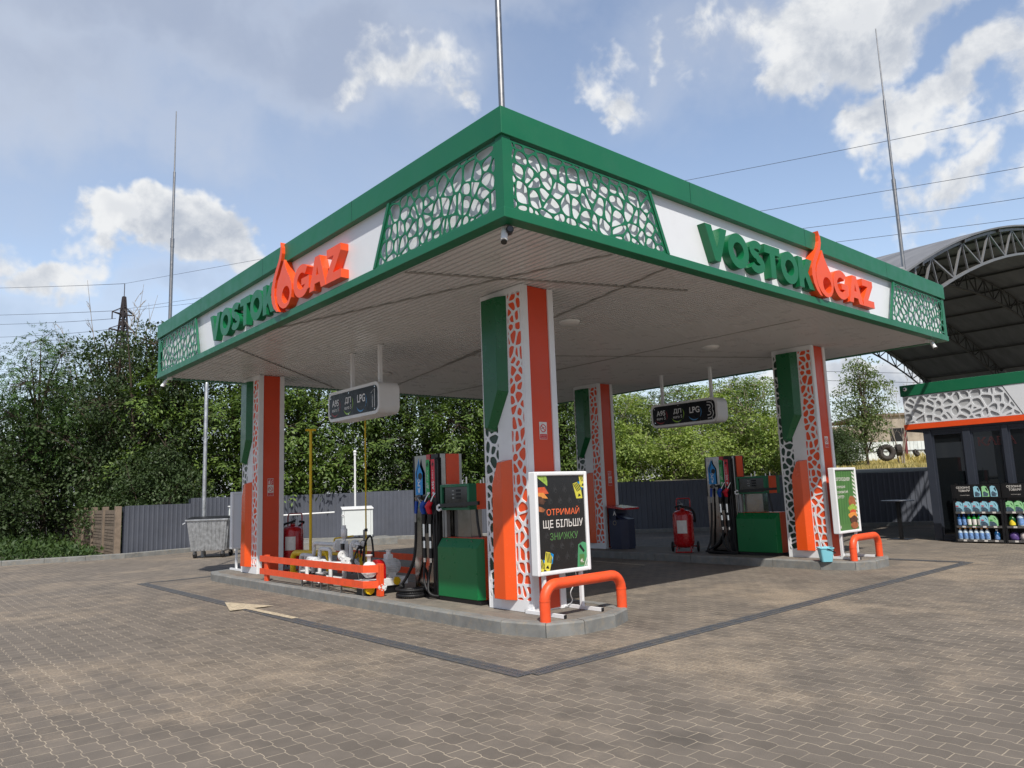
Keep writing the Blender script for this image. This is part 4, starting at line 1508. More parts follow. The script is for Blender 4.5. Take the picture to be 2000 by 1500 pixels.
# ------------------------------------------------------------------ poster stands
def poster_stand(label, loc, kind):
    t = thing('poster_stand', label, 'poster stand', loc, 0 if kind != 'back' else PI, 'poster stands at the island ends')
    W, z0, z1 = .90, .46, 1.68
    for s_ in (-1, 1):
        mb = MB()
        mb.box(s_ * .315 - .02, -.02, .04, s_ * .315 + .02, .02, z0)
        ob('leg', mb, M['white'], parent=t)
        mb = MB()
        mb.box(s_ * .315 - .02, -.33, .0, s_ * .315 + .02, .33, .0395, 0)
        mb.box(s_ * .315 - .021, -.336, -.0, s_ * .315 + .021, -.3305, .041, 1)
        mb.box(s_ * .315 - .021, .3305, -.0, s_ * .315 + .021, .336, .041, 1)
        ob('foot', mb, [M['white'], M['black']], parent=t)
    fr = MB()
    fr.box(-W / 2, -.06, z0, -W / 2 + .048, .06, z1)
    fr.box(W / 2 - .048, -.06, z0, W / 2, .06, z1)
    fr.box(-W / 2 + .048, -.06, z1 - .048, W / 2 - .048, .06, z1)
    fr.box(-W / 2 + .048, -.06, z0, W / 2 - .048, .06, z0 + .048)
    f_ = ob('frame', fr, M['white'], parent=t, bevel=.012)
    bd = MB()
    bd.box(-W / 2 + .05, -.035, z0 + .05, W / 2 - .05, .05, z1 - .05)
    ob('backboard', bd, M['white_panel'], parent=t)
    T = lambda x, z, h: (x, -.036 - h, z)
    sh = MB()
    x0, x1, a, b = -W / 2 + .052, W / 2 - .052, z0 + .052, z1 - .052
    mats = [M['poster_dark'], M['poster_mark'], M['poster_orange'], M['paper'], M['poster_green'], M['pack_yellow'], M['lbl_blue'], M['black'], M['bun'], M['lettuce'], M['tomato'], M['cheese'], M['patty'], M['canister'], M['poster_green2']]
    if kind == 'dark':
        sh.poly([(x0, a), (x1, a), (x1, b), (x0, b)], T, .002, 0)
        for r_ in range(7):
            for c_ in range(4):
                fx, fz = x0 + .09 + c_ * .165 + (.08 if r_ % 2 else 0), a + .10 + r_ * .135
                if fx < x1 - .10:
                    flame_icon(sh, T, fx, fz, .115, 1, .003)
        put_text(sh, 'ОТРИМАЙ', T, 0.02, 1.205, h=.098, w=.56, m=2, bold=.004, align='c', lift=.004)
        put_text(sh, 'ЩЕ БІЛЬШУ', T, 0.015, 1.045, h=.112, w=.68, m=3, bold=.004, align='c', lift=.004)
        put_text(sh, 'ЗНИЖКУ', T, 0.02, .905, h=.088, w=.48, m=4, bold=.004, align='c', lift=.004)

        def clipbox(P_):
            q = clip(clip(clip(clip(ccw(P_), 1, 0, x1), -1, 0, -x0), 0, 1, b), 0, -1, -a)
            return q

        def shape(P_, m, lift):
            q = clipbox(P_)
            if len(q) >= 3:
                sh.poly(q, T, 0, m) if False else sh.add([T(p[0], p[1], lift) for p in q], [tuple(range(len(q)))], m)
        # burger in the upper left corner
        shape(arc(x0 - .02, b - .08, .19, -12, 62, 12) + [(x0 - .02, b)], 9, .004)
        shape([(x0 - .1, b - .14), (x0 + .12, b - .13), (x0 + .185, b - .21), (x0 + .08, b - .22), (x0 - .1, b - .19)], 10, .0045)
        shape([(x0 - .1, b - .19), (x0 + .10, b - .20), (x0 + .17, b - .27), (x0 + .05, b - .26), (x0 - .1, b - .22)], 11, .005)
        shape([(x0 - .1, b - .22), (x0 + .06, b - .245), (x0 + .13, b - .30), (x0 + .09, b - .34), (x0 - .1, b - .30)], 12, .0055)
        shape([(x0 - .1, b - .33), (x0 + .06, b - .37), (x0 + .12, b - .40), (x0 + .08, b - .43), (x0 - .1, b - .40)], 8, .006)

        def pack(cx, cz, w, h, ang, flip=1):
            ca, sa = math.cos(ang), math.sin(ang)
            R_ = lambda px, pz: (cx + px * ca - pz * sa, cz + px * sa + pz * ca)
            out = [R_(-w / 2, -h / 2 + .03), R_(w / 2 - .02, -h / 2), R_(w / 2, h / 2 - .05), R_(w / 2 - .05, h / 2), R_(-w / 2, h / 2)]
            shape([R_(w * .25, -h * .1), R_(w * .62, -h * .02), R_(w * .60, h * .45), R_(w * .2, h * .5)], 6, .0036)
            shape(out, 5, .004)
            for i in range(4):
                f = -.46 + i * .2
                shape([R_(f * w, h * .46), R_((f + .10) * w, h * .46), R_((f + .40) * w, -h * .02), R_((f + .30) * w, -h * .02)], 7, .0048)
            shape([R_(-.03, -h * .32), R_(.03, -h * .32), R_(.0, -h * .14)], 7, .0048)
        pack(x1 - .10, b - .19, .125, .22, .28)
        pack(x1 - .015, b - .07, .11, .19, .1)
        pack(x0 + .13, a + .10, .12, .23, -.22)
        pack(x0 + .012, a + .04, .11, .2, -.1)
        # green oil canister in the lower right corner
        cx = x1 - .085
        shape([(cx - .09, a), (cx + .12, a), (cx + .12, a + .27), (cx + .02, a + .30), (cx - .06, a + .27)], 13, .004)
        shape([(cx - .05, a + .25), (cx - .02, a + .27), (cx + .05, a + .19), (cx + .03, a + .165)], 7, .0048)
        shape([(cx - .045, a + .02), (cx + .04, a + .02), (cx + .04, a + .15), (cx - .045, a + .15)], 4, .0048)
        put_text(sh, '4L', T, cx - .035, a + .05, h=.045, m=3, bold=.02, lift=.0056)
        for i in range(3):
            shape([(cx + .03 + i * .03, a), (cx + .042 + i * .03, a), (cx + .10 + i * .03, a + .12), (cx + .088 + i * .03, a + .12)], 3, .0052)
    elif kind == 'burger':
        sh.poly([(x0, a), (x1, a), (x1, b), (x0, b)], T, .002, 4)
        for i in range(7):
            f = x0 + .03 + i * .10
            q = [(f, b), (f + .045, b)] + [(f + .045 - .10 * math.sin(k / 8 * 1.6), b - k / 8 * 1.0) for k in range(1, 9)] + [(f + .02 - .10 * math.sin(k / 8 * 1.6), b - k / 8 * 1.0) for k in range(8, 0, -1)]
            q = [(min(max(p[0], x0), x1), p[1]) for p in q]
            sh.poly(q, T, .003, 14)
        for w_, yy, hh, ww in (('ЗГОЛОДНІВ?', 1.42, .075, .56), ('СПРОБУЙ', 1.295, .055, .33), ('СОКОВИТИЙ', 1.20, .055, .43), ('БУРГЕР', 1.105, .055, .26)):
            put_text(sh, w_, T, x0 + .04, yy, h=hh, w=ww, m=3, bold=.012, lift=.0045)
        bx = x1 - .19
        Rr = random.Random(4)

        def wob(cx, cz, w, h, m, lift, n=22, am=.16):
            P_ = []
            for i in range(n):
                an = 2 * PI * i / n
                k = 1 + Rr.uniform(-am, am)
                P_.append((min(max(cx + w / 2 * k * math.cos(an), x0), x1), cz + h / 2 * k * math.sin(an)))
            sh.poly(P_, T, lift, m)
        # rope-like basket edge down the right side
        for i in range(14):
            sh.poly([(x1 - .10, b - .02 - i * .075), (x1 - .01, b - .06 - i * .075), (x1 - .01, b - .095 - i * .075), (x1 - .10, b - .055 - i * .075)], T, .0045, 3)
        wob(bx, 1.02, .29, .24, 8, .006, am=.05)
        wob(bx - .01, .905, .33, .16, 9, .007)
        wob(bx, .84, .27, .10, 10, .0075)
        wob(bx - .02, .775, .33, .13, 11, .008, am=.1)
        wob(bx, .69, .32, .16, 12, .0085, am=.1)
        wob(bx + .01, .585, .31, .13, 8, .009, am=.05)
        flame_icon(sh, T, x0 + .03, a + .04, .08, 3, .005)
    else:
        sh.poly([(x0, a), (x1, a), (x1, b), (x0, b)], T, .002, 0)
    ob('poster', sh, mats, parent=t)
    if kind == 'dark':
        cb = MB()
        cb.tube(bez([(.25, .03, z0), (.29, .06, .35), (.22, .10, .2), (.30, .16, .08), (.22, .24, .012), (.05, .30, .012)], 7), .006, 6)
        ob('cable', cb, M['white'], parent=t)
    return t


M['poster_dark'] = pm('poster_black', L(30, 30, 31), 0.22, var=0.1, scale=2, coat=0.3)
M['poster_mark'] = pm('poster_faint', L(50, 50, 51), 0.3)
M['poster_orange'] = pm('poster_orange', L(242, 112, 64), 0.4)
M['poster_green'] = pm('poster_green', L(84, 128, 72), 0.35, var=0.1)
M['poster_green2'] = pm('poster_green_dark', L(70, 112, 62), 0.35, var=0.1)
M['pack_yellow'] = pm('pack_yellow', L(214, 206, 76), 0.4)
M['bun'] = pm('bun_print', L(156, 96, 60), 0.5, var=0.35, scale=16)
M['lettuce'] = pm('lettuce_print', L(150, 180, 76), 0.5, var=0.4, scale=30)
M['tomato'] = pm('tomato_print', L(206, 88, 54), 0.5, var=0.2, scale=20)
M['cheese'] = pm('cheese_print', L(224, 146, 70), 0.5, var=0.15, scale=20)
M['patty'] = pm('patty_print', L(86, 58, 44), 0.6, var=0.5, scale=40)
M['canister'] = pm('canister_print', L(76, 150, 104), 0.4, var=0.1)
poster_stand('white-framed black discount poster on legs in front of the nearest column', (1.11, .45, .15), 'dark')
poster_stand('white-framed green burger poster on legs on the far island', (8.74, .50, .15), 'burger')
poster_stand('poster stand seen from its plain pale back behind the far-left column', (1.16, 10.24, .15), 'back')


# ------------------------------------------------------------------ bump hoops and guard rails
def hoop(label, loc, w=1.30):
    h, r, b = .40, .062, .17
    mb = MB()
    p = [(-w / 2, 0, 0), (-w / 2, 0, h - b)] + [(-w / 2 + b - b * math.cos(a), 0, h - b + b * math.sin(a)) for a in [PI / 2 * i / 6 for i in range(1, 7)]]
    p += [(w / 2 - b + b * math.sin(a), 0, h - b + b * math.cos(a)) for a in [PI / 2 * i / 6 for i in range(0, 7)]] + [(w / 2, 0, 0)]
    mb.tube(p, r, 18)
    for s_ in (-1, 1):
        mb.tube([(s_ * w / 2, 0, h - b - .006), (s_ * w / 2, 0, h - b + .006)], r + .003, 18)
    o = ob('bump_hoop', mb, M['orange_rail'], loc=loc)
    return tag(o, label, 'barrier', 'orange bump hoops')


hoop('thick orange steel hoop in front of the dark poster stand', (1.165, .15, .145))
hoop('thick orange steel hoop in front of the green burger poster', (8.74, .19, .145), 1.06)


def guard(label, x, s_, y0, y1):
    """two flat bars on two posts; s_=-1 bars on the lane side"""
    t = thing('guard_rail', label, 'rail', (x, (y0 + y1) / 2, .15), 0, 'orange guard rails round the gas pump')
    hl = (y1 - y0) / 2
    bars = ((.12, .225), (.345, .455))
    for z0, z1 in bars:
        mb = MB()
        d, th = .17 * s_, .012
        P_ = [(0, -hl), (d, -hl + .16), (d, hl)]
        o = [(0, -hl), (d, -hl + .16), (d, hl), (d - th * s_, hl), (d - th * s_, -hl + .165), (0 + th * .4 * s_, -hl + .018)]
        mb.prism(ccw(o), z0, z1)
        ob('bar', mb, M['orange_rail'], parent=t, bevel=.002)
    for yy in (-hl - .005, hl - .25):
        mb = MB()
        xa, xb = sorted((.002 * s_, -.06 * s_)) if yy < 0 else sorted((.155 * s_, .095 * s_))
        mb.box(xa, yy - .05, 0, xb, yy + .07, .47)
        ob('post', mb, M['orange_rail'], parent=t, bevel=.004)
    return t


guard('front orange guard rail on the lane side of the gas pump', .50, -1, 3.72, 7.72)
guard('rear orange guard rail in the shade behind the gas pump', 1.74, 1, 3.72, 7.72)


# ------------------------------------------------------------------ gas pump skid
sk = thing('gas_pump_skid', 'white gas pump with pipes, valves and a red coupling guard behind orange rails', 'pump', (1.12, 5.2, .15))


def so(name, mb, mats, bevel=0.0):
    my = sum(p[1] for p in mb.v) / len(mb.v)
    if my < 6.6 and name not in ('bed', 'bed_block', 'motor', 'coupling_guard', 'pump_body'):
        mb.v = [(p[0] - .25, p[1], p[2]) for p in mb.v]
    return ob(name, mb, mats, parent=sk, loc=(-1.12, -5.2, 0), bevel=bevel)


def turn(mb):
    """the pump set was laid out along y; it stands across the island: motor away from the lane, pump towards it"""
    mb.v = [(1.06 - (p[1] - 4.16) * .66, 4.06 + (p[0] - 1.12) * .86, p[2] if p[2] < .23 else .22 + (p[2] - .22) * .9) for p in mb.v]


bed = MB()
bed.box(.94, 4.05, .11, 1.32, 5.25, .22)
turn(bed)
so('bed', bed, M['white_metal'], .006)
bed = MB()
bed.box(.97, 4.12, .0, 1.29, 5.15, .1095)
turn(bed)
so('bed_block', bed, M['black'])
mo = MB()
mc = Vector((1.12, 4.40, .40))
mo.lathe([(.02, -.25), (.08, -.245), (.11, -.215), (.115, -.14), (.12, -.139), (.12, .18), (.10, .20), (.05, .21)], mc, (0, 1, 0), 24)
for i in range(26):
    a = 2 * PI * i / 26
    u = Vector((math.cos(a), 0, math.sin(a)))
    mo.obox(mc + u * .124, u, Vector((0, 1, 0)), u.cross(Vector((0, 1, 0))), .010, .15, .004)
mo.box(1.03, 4.30, .219, 1.21, 4.50, .31)
turn(mo)
mot = so('motor', mo, M['white_metal'])
tb = MB()
tb.box(1.05, 4.36, .515, 1.19, 4.51, .61)
tb.lathe([(.05, 0), (.05, .05), (.065, .05), (.065, .07)], (1.12, 4.43, .61), (0, 0, 1), 12)
turn(tb)
ob('terminal_box', tb, M['white_metal'], parent=mot, loc=(-1.12 + 1.12, 0, 0), bevel=.005)
rg = MB()
rg.lathe([(.165, 0), (.165, .17)], (1.12, 4.63, .37), (0, 1, 0), 26)
rg.box(.955, 4.63, .221, 1.285, 4.80, .37)
turn(rg)
so('coupling_guard', rg, M['red'], .004)
pb = MB()
pb.lathe([(.05, 0), (.11, .01), (.13, .05), (.13, .20), (.10, .24), (.06, .30)], (1.12, 4.82, .38), (0, 1, 0), 20)
pb.lathe([(.045, 0), (.045, .12), (.075, .12), (.075, .15)], (1.12, 4.95, .48), (0, 0, 1), 16)
turn(pb)
so('pump_body', pb, M['white_metal'])


def flange(mb, c, ax, r=.075, th=.018, m=0):
    c, ax = Vector(c), Vector(ax).normalized()
    for s_ in (-1, 1):
        mb.lathe([(r, 0), (r, th)], c + ax * (s_ * .011 - (th if s_ < 0 else 0)), ax, 18, m)
    u = ax.cross(Vector((0, 0, 1)) if abs(ax.z) < .9 else Vector((1, 0, 0))).normalized()
    w = ax.cross(u)
    for i in range(6):
        a = 2 * PI * i / 6
        q = c + (u * math.cos(a) + w * math.sin(a)) * r * .76
        mb.cyl(q - ax * .045, q + ax * .045, .009, 6, m)


def pipe(name, pts, r, mat, fl=(), smooth=6, fr=None):
    mb = MB()
    mb.tube(bez(pts, smooth) if smooth else pts, r, 12)
    for c, ax in fl:
        flange(mb, c, ax, fr or r * 1.9)
    return so(name, mb, mat)


def elbow(pts, r=.09, n=5):
    """polyline with rounded corners"""
    P_ = [Vector(p) for p in pts]
    out = [P_[0]]
    for i in range(1, len(P_) - 1):
        a, b = (P_[i - 1] - P_[i]), (P_[i + 1] - P_[i])
        rr = min(r, a.length * .45, b.length * .45)
        a.normalize()
        b.normalize()
        p0, p1 = P_[i] + a * rr, P_[i] + b * rr
        for k in range(n + 1):
            t = k / n
            out.append(p0 * (1 - t) ** 2 + P_[i] * 2 * t * (1 - t) + p1 * t * t)
    out.append(P_[-1])
    return out


W_ = M['white_metal']
pipe('gas_pipe', elbow([(1.12, 5.0, .38), (1.12, 5.45, .38), (1.12, 5.45, .10), (1.12, 6.3, .10)]), .038, W_, [((1.12, 5.14, .38), (0, 1, 0)), ((1.12, 5.34, .38), (0, 1, 0))], 0)
pipe('gas_pipe', elbow([(1.12, 4.95, .60), (1.12, 4.95, .70), (1.12, 5.22, .70), (1.12, 5.22, .36), (1.12, 5.9, .36)], .07), .035, W_, [((1.12, 5.08, .70), (0, 1, 0))], 0)
pipe('gas_pipe', elbow([(.95, 4.95, .40), (.80, 5.2, .40), (.80, 6.2, .40), (.80, 6.2, .13), (.80, 5.2, .11)], .07), .032, W_, [((.80, 5.6, .40), (0, 1, 0)), ((.80, 6.0, .40), (0, 1, 0))], 0)
pipe('gas_pipe', elbow([(1.0, 5.72, .12), (1.0, 5.72, .60), (1.0, 6.12, .60), (1.0, 6.12, .10)], .08), .032, W_, (), 0)
pipe('gas_pipe', elbow([(1.2, 5.45, .25), (1.2, 5.45, .66), (1.2, 6.75, .66), (1.2, 6.75, .42), (1.2, 7.1, .42), (1.2, 7.1, .10)], .09), .034, W_, (), 0)
pipe('gas_pipe', elbow([(.98, 6.55, .10), (.98, 6.55, .42), (.98, 6.15, .42)], .09), .036, W_, (), 0)
pipe('gas_pipe', elbow([(.98, 6.85, .12), (.98, 6.85, .43), (.98, 7.35, .43), (.98, 7.35, .05)], .09), .036, W_, (), 0)
pipe('gas_pipe', [(.80, 3.66, .13), (.90, 4.7, .13)], .030, W_, [((.80, 3.70, .13), (.12, 1, 0))], 0, .06)
pipe('yellow_pipe', [(.70, 3.92, .085), (.80, 4.9, .085)], .030, M['yellow'], [((.70, 3.90, .09), (.12, 1, 0))], 0, .07)
pipe('yellow_pipe', [(1.18, 3.92, .16), (1.18, 4.2, .16)], .035, M['yellow'], [((1.18, 3.92, .17), (0, 1, 0))], 0, .06)
pipe('yellow_pipe', elbow([(1.05, 7.85, .0), (1.05, 7.85, .44), (1.15, 6.55, .47), (1.15, 6.55, .15)], .14, 8), .055, M['yellow'], [((1.05, 7.85, .05), (0, 0, 1))], 0, .095)
pipe('yellow_pipe', elbow([(1.35, 6.4, .12), (1.35, 6.4, .48), (1.35, 5.3, .48), (1.35, 5.3, .3)], .10), .030, M['yellow'], [((1.35, 5.5, .48), (0, 1, 0))], 0)
pipe('yellow_pipe', elbow([(1.40, 6.35, .66), (1.40, 6.35, .74), (1.58, 5.98, .78)], .04), .014, M['yellow'], (), 0)
pipe('yellow_pipe', [(1.02, 6.02, .62), (1.02, 5.80, .34)], .013, M['yellow'], (), 0)
for yy in (6.95, 6.35):
    mb = MB()
    mb.lathe([(.10, 0), (.10, .02), (.075, .02), (.075, .15), (.10, .15), (.10, .17)], (.85, yy - .6, .06), (0, 0, 1), 18, 0)
    mb.lathe([(.078, .03), (.078, .13)], (.85, yy - .6, .06), (0, 0, 1), 18, 1)
    so('filter', mb, [W_, M['steel']])
mb = MB()
mb.lathe([(.12, 0), (.12, .02), (.10, .02), (.10, .12), (.12, .12), (.12, .14)], (.95, 6.95, .06), (0, 0, 1), 18, 0)
mb.lathe([(.103, .03), (.103, .11)], (.95, 6.95, .06), (0, 0, 1), 18, 1)
so('filter', mb, [W_, M['steel']])
vt = MB()
vt.lathe([(.03, 0), (.03, .06), (.055, .06), (.055, .20), (.035, .21), (.03, .26)], (1.10, 5.42, .74), (0, 0, 1), 14, 0)
vt.box(1.06, 5.36, .54, 1.14, 5.48, .74, 0)
vt.box(1.02, 5.33, .60, 1.06, 5.40, .70, 1)
flange(vt, (1.10, 5.42, .50), (0, 0, 1), .085)
flange(vt, (1.10, 5.62, .66), (0, 1, 0), .095)
vt.cyl((1.10, 5.42, .20), (1.10, 5.42, .54), .036, 12)
so('valve', vt, [W_, M['black']])
va = MB()
flange(va, (.92, 4.98, .40), (.3, 1, 0), .10)
flange(va, (.92, 5.12, .52), (0, 1, 0), .085)
va.box(.87, 5.0, .37, .97, 5.1, .50)
so('valve', va, W_)
for c, r_ in (((1.2, 4.95, .70), .055), ((1.0, 4.78, .66), .035), ((1.28, 5.2, .62), .04)):
    g_ = MB()
    g_.lathe([(r_, -.02), (r_, .012)], c, (-1, -.5, 0), 18, 0)
    g_.lathe([(r_ * .85, .012), (r_ * .85, .015)], c, (-1, -.5, 0), 18, 1)
    g_.cyl(Vector(c) - Vector((0, 0, r_)), Vector(c) - Vector((0, 0, r_ + .12)), .01, 8, 0)
    so('gauge', g_, [M['black'], M['paper']])
for p_ in ([(1.05, 4.74, .56), (1.0, 4.72, .68), (.92, 4.76, .50), (.90, 4.80, .26)], [(1.16, 4.90, .42), (1.18, 4.85, .72), (1.2, 4.70, .82), (1.2, 4.62, .5)],
           [(1.05, 4.42, .58), (.97, 4.30, .54), (.90, 4.24, .36), (.92, 4.26, .08)], [(1.0, 5.02, .30), (.95, 4.9, .46), (.9, 4.62, .30), (.88, 4.5, .05)]):
    mb = MB()
    mb.tube(bez(p_, 7), .016, 8)
    so('flex_hose', mb, M['rubber'])
for yy in (3.95, 4.62, 5.05, 5.3, 5.62, 6.0):
    mb = MB()
    mb.box(.608, yy - .012, 0, .632, yy + .012, .125)
    mb.bar((.62, yy, .135), (.98, yy, .135), .02)
    mb.box(.968, yy - .012, 0, .992, yy + .012, .125)
    so('pipe_support', mb, M['steel_dull'])

# vent pipes
mb = MB()
mb.tube([(0, 0, 0), (0, 0, 2.32)], .027, 14)
mb.tube([(-.09, .04, 2.335), (.09, -.04, 2.335)], .022, 12)
mb.sphere((0, 0, 2.32), .03, 10)
tag(ob('vent_pipe', mb, M['yellow'], loc=(1.1, 7.2, .60)), 'tall yellow vent pipe with a short crossbar on top, standing behind the orange rail', 'pipe')
mb = MB()
mb.tube([(0, 0, 0), (0, 0, 3.25)], .014, 10, 0)
mb.tube([(.0, .0, .85), (0, 0, .90)], .030, 10, 1)
mb.tube([(-.032, .014, .0), (-.032, .014, .88)], .019, 10, 2)
tag(ob('vent_pipe', mb, [M['yellow'], M['black'], M['steel_dull']], loc=(1.58, 5.96, .146)), 'thin yellow pipe with grey sleeve rising below the sign marked 1', 'pipe')


# ------------------------------------------------------------------ wheeled extinguishers
def extinguisher(label, loc, rotz):
    """front (label side) faces -y"""
    t = thing('wheeled_extinguisher', label, 'fire extinguisher', loc, rotz, 'wheeled fire extinguishers')
    mb = MB()
    mb.lathe([(.10, .10), (.17, .12), (.215, .17), (.225, .22), (.225, .80), (.215, .84), (.18, .885), (.12, .91), (.05, .925), (.05, .96)], (0, 0, 0), (0, 0, 1), 32)
    ob('cylinder', mb, M['red'], parent=t)
    mb = MB()
    mb.lathe([(.03, .96), (.045, .965), (.045, 1.0), (.025, 1.0), (.025, 1.06)], (0, 0, 0), (0, 0, 1), 14)
    mb.tube([(0, 0, 1.03), (.08, -.02, 1.05)], .014, 8)
    mb.tube([(.0, .0, 1.05), (.06, .03, 1.13)], .009, 8)
    ob('valve', mb, M['steel_dull'], parent=t)
    mb = MB()
    mb.tube(elbow([(-.15, .18, .05), (-.15, .20, 1.10), (-.14, .22, 1.17), (.14, .22, 1.17), (.15, .20, 1.10), (.15, .18, .05)], .06), .014, 10)
    mb.tube(elbow([(-.17, .10, .0), (-.17, -.20, .015), (.17, -.20, .015), (.17, .10, .0)], .05), .014, 10)
    mb.tube([(-.30, .14, .12), (.30, .14, .12)], .014, 10)
    for s_ in (-1, 1):
        mb.tube([(s_ * .15, .14, .12), (s_ * .12, .05, .18)], .014, 8)
        mb.tube([(s_ * .17, -.15, .015), (s_ * .13, -.10, .17)], .014, 8)
    ob('trolley', mb, M['red'], parent=t)
    for s_ in (-1, 1):
        w = MB()
        w.lathe([(.055, -.025), (.105, -.022), (.115, 0), (.105, .022), (.055, .025)], (s_ * .28, .14, .115), (1, 0, 0), 22)
        wh = ob('wheel', w, M['rubber'], parent=t)
        w = MB()
        w.lathe([(.02, -.028), (.058, -.022), (.058, .022), (.02, .028)], (s_ * .28, .14, .115), (1, 0, 0), 16)
        ob('rim', w, M['red'], parent=wh)
    mb = MB()
    cv = []
    for i in range(9):
        a = math.radians(-118 + i * 7)
        cv.append((.2275 * math.cos(a), .2275 * math.sin(a)))
    v = [(p[0], p[1], .42) for p in cv] + [(p[0], p[1], .70) for p in cv]
    n = len(cv)
    mb.add(v, [(i, i + 1, n + i + 1, n + i) for i in range(n - 1)], 0)
    ob('paper_label', mb, M['paper'], parent=t)
    mb = MB()
    pts = [(.04, 0, 1.02), (.0, -.06, 1.0), (-.18, .0, .95), (-.24, .10, .85), (-.25, .14, .70), (-.22, .20, .66), (-.12, .27, .75), (.10, .27, .92), (.18, .22, .98), (.10, .16, 1.0)]
    mb.tube(bez(pts, 7), .024, 9)
    ob('hose', mb, M['rubber'], parent=t)
    return t


extinguisher('red wheeled fire extinguisher behind the yellow vent pipe', (1.62, 9.12, .147), math.radians(-38))
e2 = extinguisher('red wheeled fire extinguisher beside the far pump in the shade', (8.47, 4.06, .147), math.radians(-62))
e2.scale = (-1, 1, 1)


# ------------------------------------------------------------------ yard furniture
# galvanised wheeled container
bn = thing('waste_container', 'galvanised four-wheeled waste container in front of the grey fence', 'container', (2.75, 17.15, 0), math.radians(-42))
mb = MB()
v = []
for z_, hx, hy in ((.22, .50, .40), (1.10, .60, .50)):
    v += [(-hx, -hy, z_), (hx, -hy, z_), (hx, hy, z_), (-hx, hy, z_)]
mb.add(v, [(0, 3, 2, 1), (0, 1, 5, 4), (1, 2, 6, 5), (2, 3, 7, 6), (3, 0, 4, 7)])
for i in range(9):
    f = (i + .5) / 9 * 2 - 1
    mb.bar((f * .47, -.408, .25), (f * .565, -.505, 1.06), .05, .02)
    if i < 7:
        f = (i + .5) / 7 * 2 - 1
        for s_ in (-1, 1):
            mb.bar((s_ * .508, f * .37, .25), (s_ * .605, f * .465, 1.06), .05, .02)
ob('bin_body', mb, M['galv'], parent=bn)
mb = MB()
mb.box(-.64, -.54, 1.10, .64, .54, 1.145)
mb.tube([(-.70, -.545, 1.02), (-.62, -.545, 1.06)], .02, 8)
ob('rim', mb, M['galv'], parent=bn, bevel=.008)
mb = MB()
v = []
for i in range(9):
    a = i / 8
    v += [(-.62, -.52 + a * 1.04, 1.15 + .07 * math.sin(PI * a)), (.62, -.52 + a * 1.04, 1.15 + .07 * math.sin(PI * a))]
mb.add(v, [(2 * i, 2 * i + 1, 2 * i + 3, 2 * i + 2) for i in range(8)] + [tuple(range(0, 18, 2)), tuple(range(1, 18, 2))])
ob('lid', mb, M['rubber'], parent=bn)
for sx in (-1, 1):
    for sy in (-1, 1):
        w = MB()
        w.lathe([(.05, -.025), (.095, -.022), (.10, 0), (.095, .022), (.05, .025)], (sx * .42, sy * .30, .10), (.6, .8, 0), 18, 0)
        w.box(sx * .42 - .035, sy * .30 - .035, .11, sx * .42 + .035, sy * .30 + .035, .225, 1)
        ob('castor', w, [M['rubber'], M['steel_dull']], parent=bn)

# plain steel post by the container
mb = MB()
mb.tube([(0, 0, 0), (0, 0, 5.3), (0, 0, 5.36), (0, 0, 5.39)], [.057, .057, .045, .012], 14)
tag(ob('steel_post', mb, M['galv'], loc=(2.55, 17.45, 0)), 'tall plain steel post with rounded top rising behind the waste container', 'post')

# concrete plinth with the white service cabinet
pl = MB()
d = Vector((.9556, -.2957, 0)).normalized()
n_ = Vector((-d.y, d.x, 0))
o_ = Vector((5.0, 17.12, 0))
pl.obox(o_ + d * 1.85 + n_ * .85 + Vector((0, 0, .11)), d, n_, Vector((0, 0, 1)), 1.88, .85, .115)
tag(ob('concrete_plinth', pl, M['concrete'], bevel=.012), 'low grey concrete plinth carrying the white service cabinet', 'plinth')
cb = thing('service_cabinet', 'white metal service cabinet on the concrete plinth by the fence', 'cabinet', (7.75, 17.35, .225), math.radians(-24))
mb = MB()
mb.box(-.52, -.30, .10, .52, .30, .98)
ob('cabinet_body', mb, M['sheet_white'], parent=cb, bevel=.006)
mb = MB()
for sx in (-.46, .46):
    for sy in (-.26, .26):
        mb.box(sx - .03, sy - .03, 0, sx + .03, sy + .03, .0995)
ob('cabinet_foot', mb, M['sheet_white'], parent=cb)
mb = MB()
v = [(-.54, -.34, .985), (.54, -.34, .985), (.54, .32, 1.07), (-.54, .32, 1.07), (-.54, -.34, 1.03), (.54, -.34, 1.03), (.54, .32, 1.09), (-.54, .32, 1.09)]
mb.add(v, [(0, 3, 2, 1), (4, 5, 6, 7), (0, 1, 5, 4), (1, 2, 6, 5), (2, 3, 7, 6), (3, 0, 4, 7)])
ob('lid', mb, M['white'], parent=cb, bevel=.006)
mb = MB()
mb.lathe([(.045, 0), (.045, .02)], (-.50, -.301, .80), (0, -1, 0), 14, 0)
mb.lathe([(.02, .02), (.02, .025)], (-.50, -.301, .80), (0, -1, 0), 10, 1)
mb.box(-.46, -.303, .13, -.452, -.3005, .96, 1)
mb.box(.44, -.303, .13, .448, -.3005, .96, 1)
ob('latch', mb, [M['white'], M['black']], parent=cb)
mb = MB()
mb.tube([(0, 0, 0), (0, 0, 2.95)], .036, 14)
mb.tube([(0, 0, 2.92), (0, 0, 3.0)], .05, 14)
mb.sphere((0, 0, 3.05), .065, 14)
tag(ob('vent_post', mb, M['white_metal'], loc=(8.1, 18.1, .22)), 'white pole with a ball cap standing behind the service cabinet', 'pole')
mb = MB()
mb.tube([(3.3, 19.5, 1.08), (5.6, 18.85, 1.10), (7.1, 17.75, 1.14)], .028, 8)
for q in ((4.2, 19.24), (5.6, 18.85)):
    mb.tube([(q[0], q[1], 0), (q[0], q[1], 1.1)], .02, 8)
tag(ob('service_pipe', mb, M['white_metal']), 'thin white pipe on short stakes running level in front of the grey fence', 'pipe')
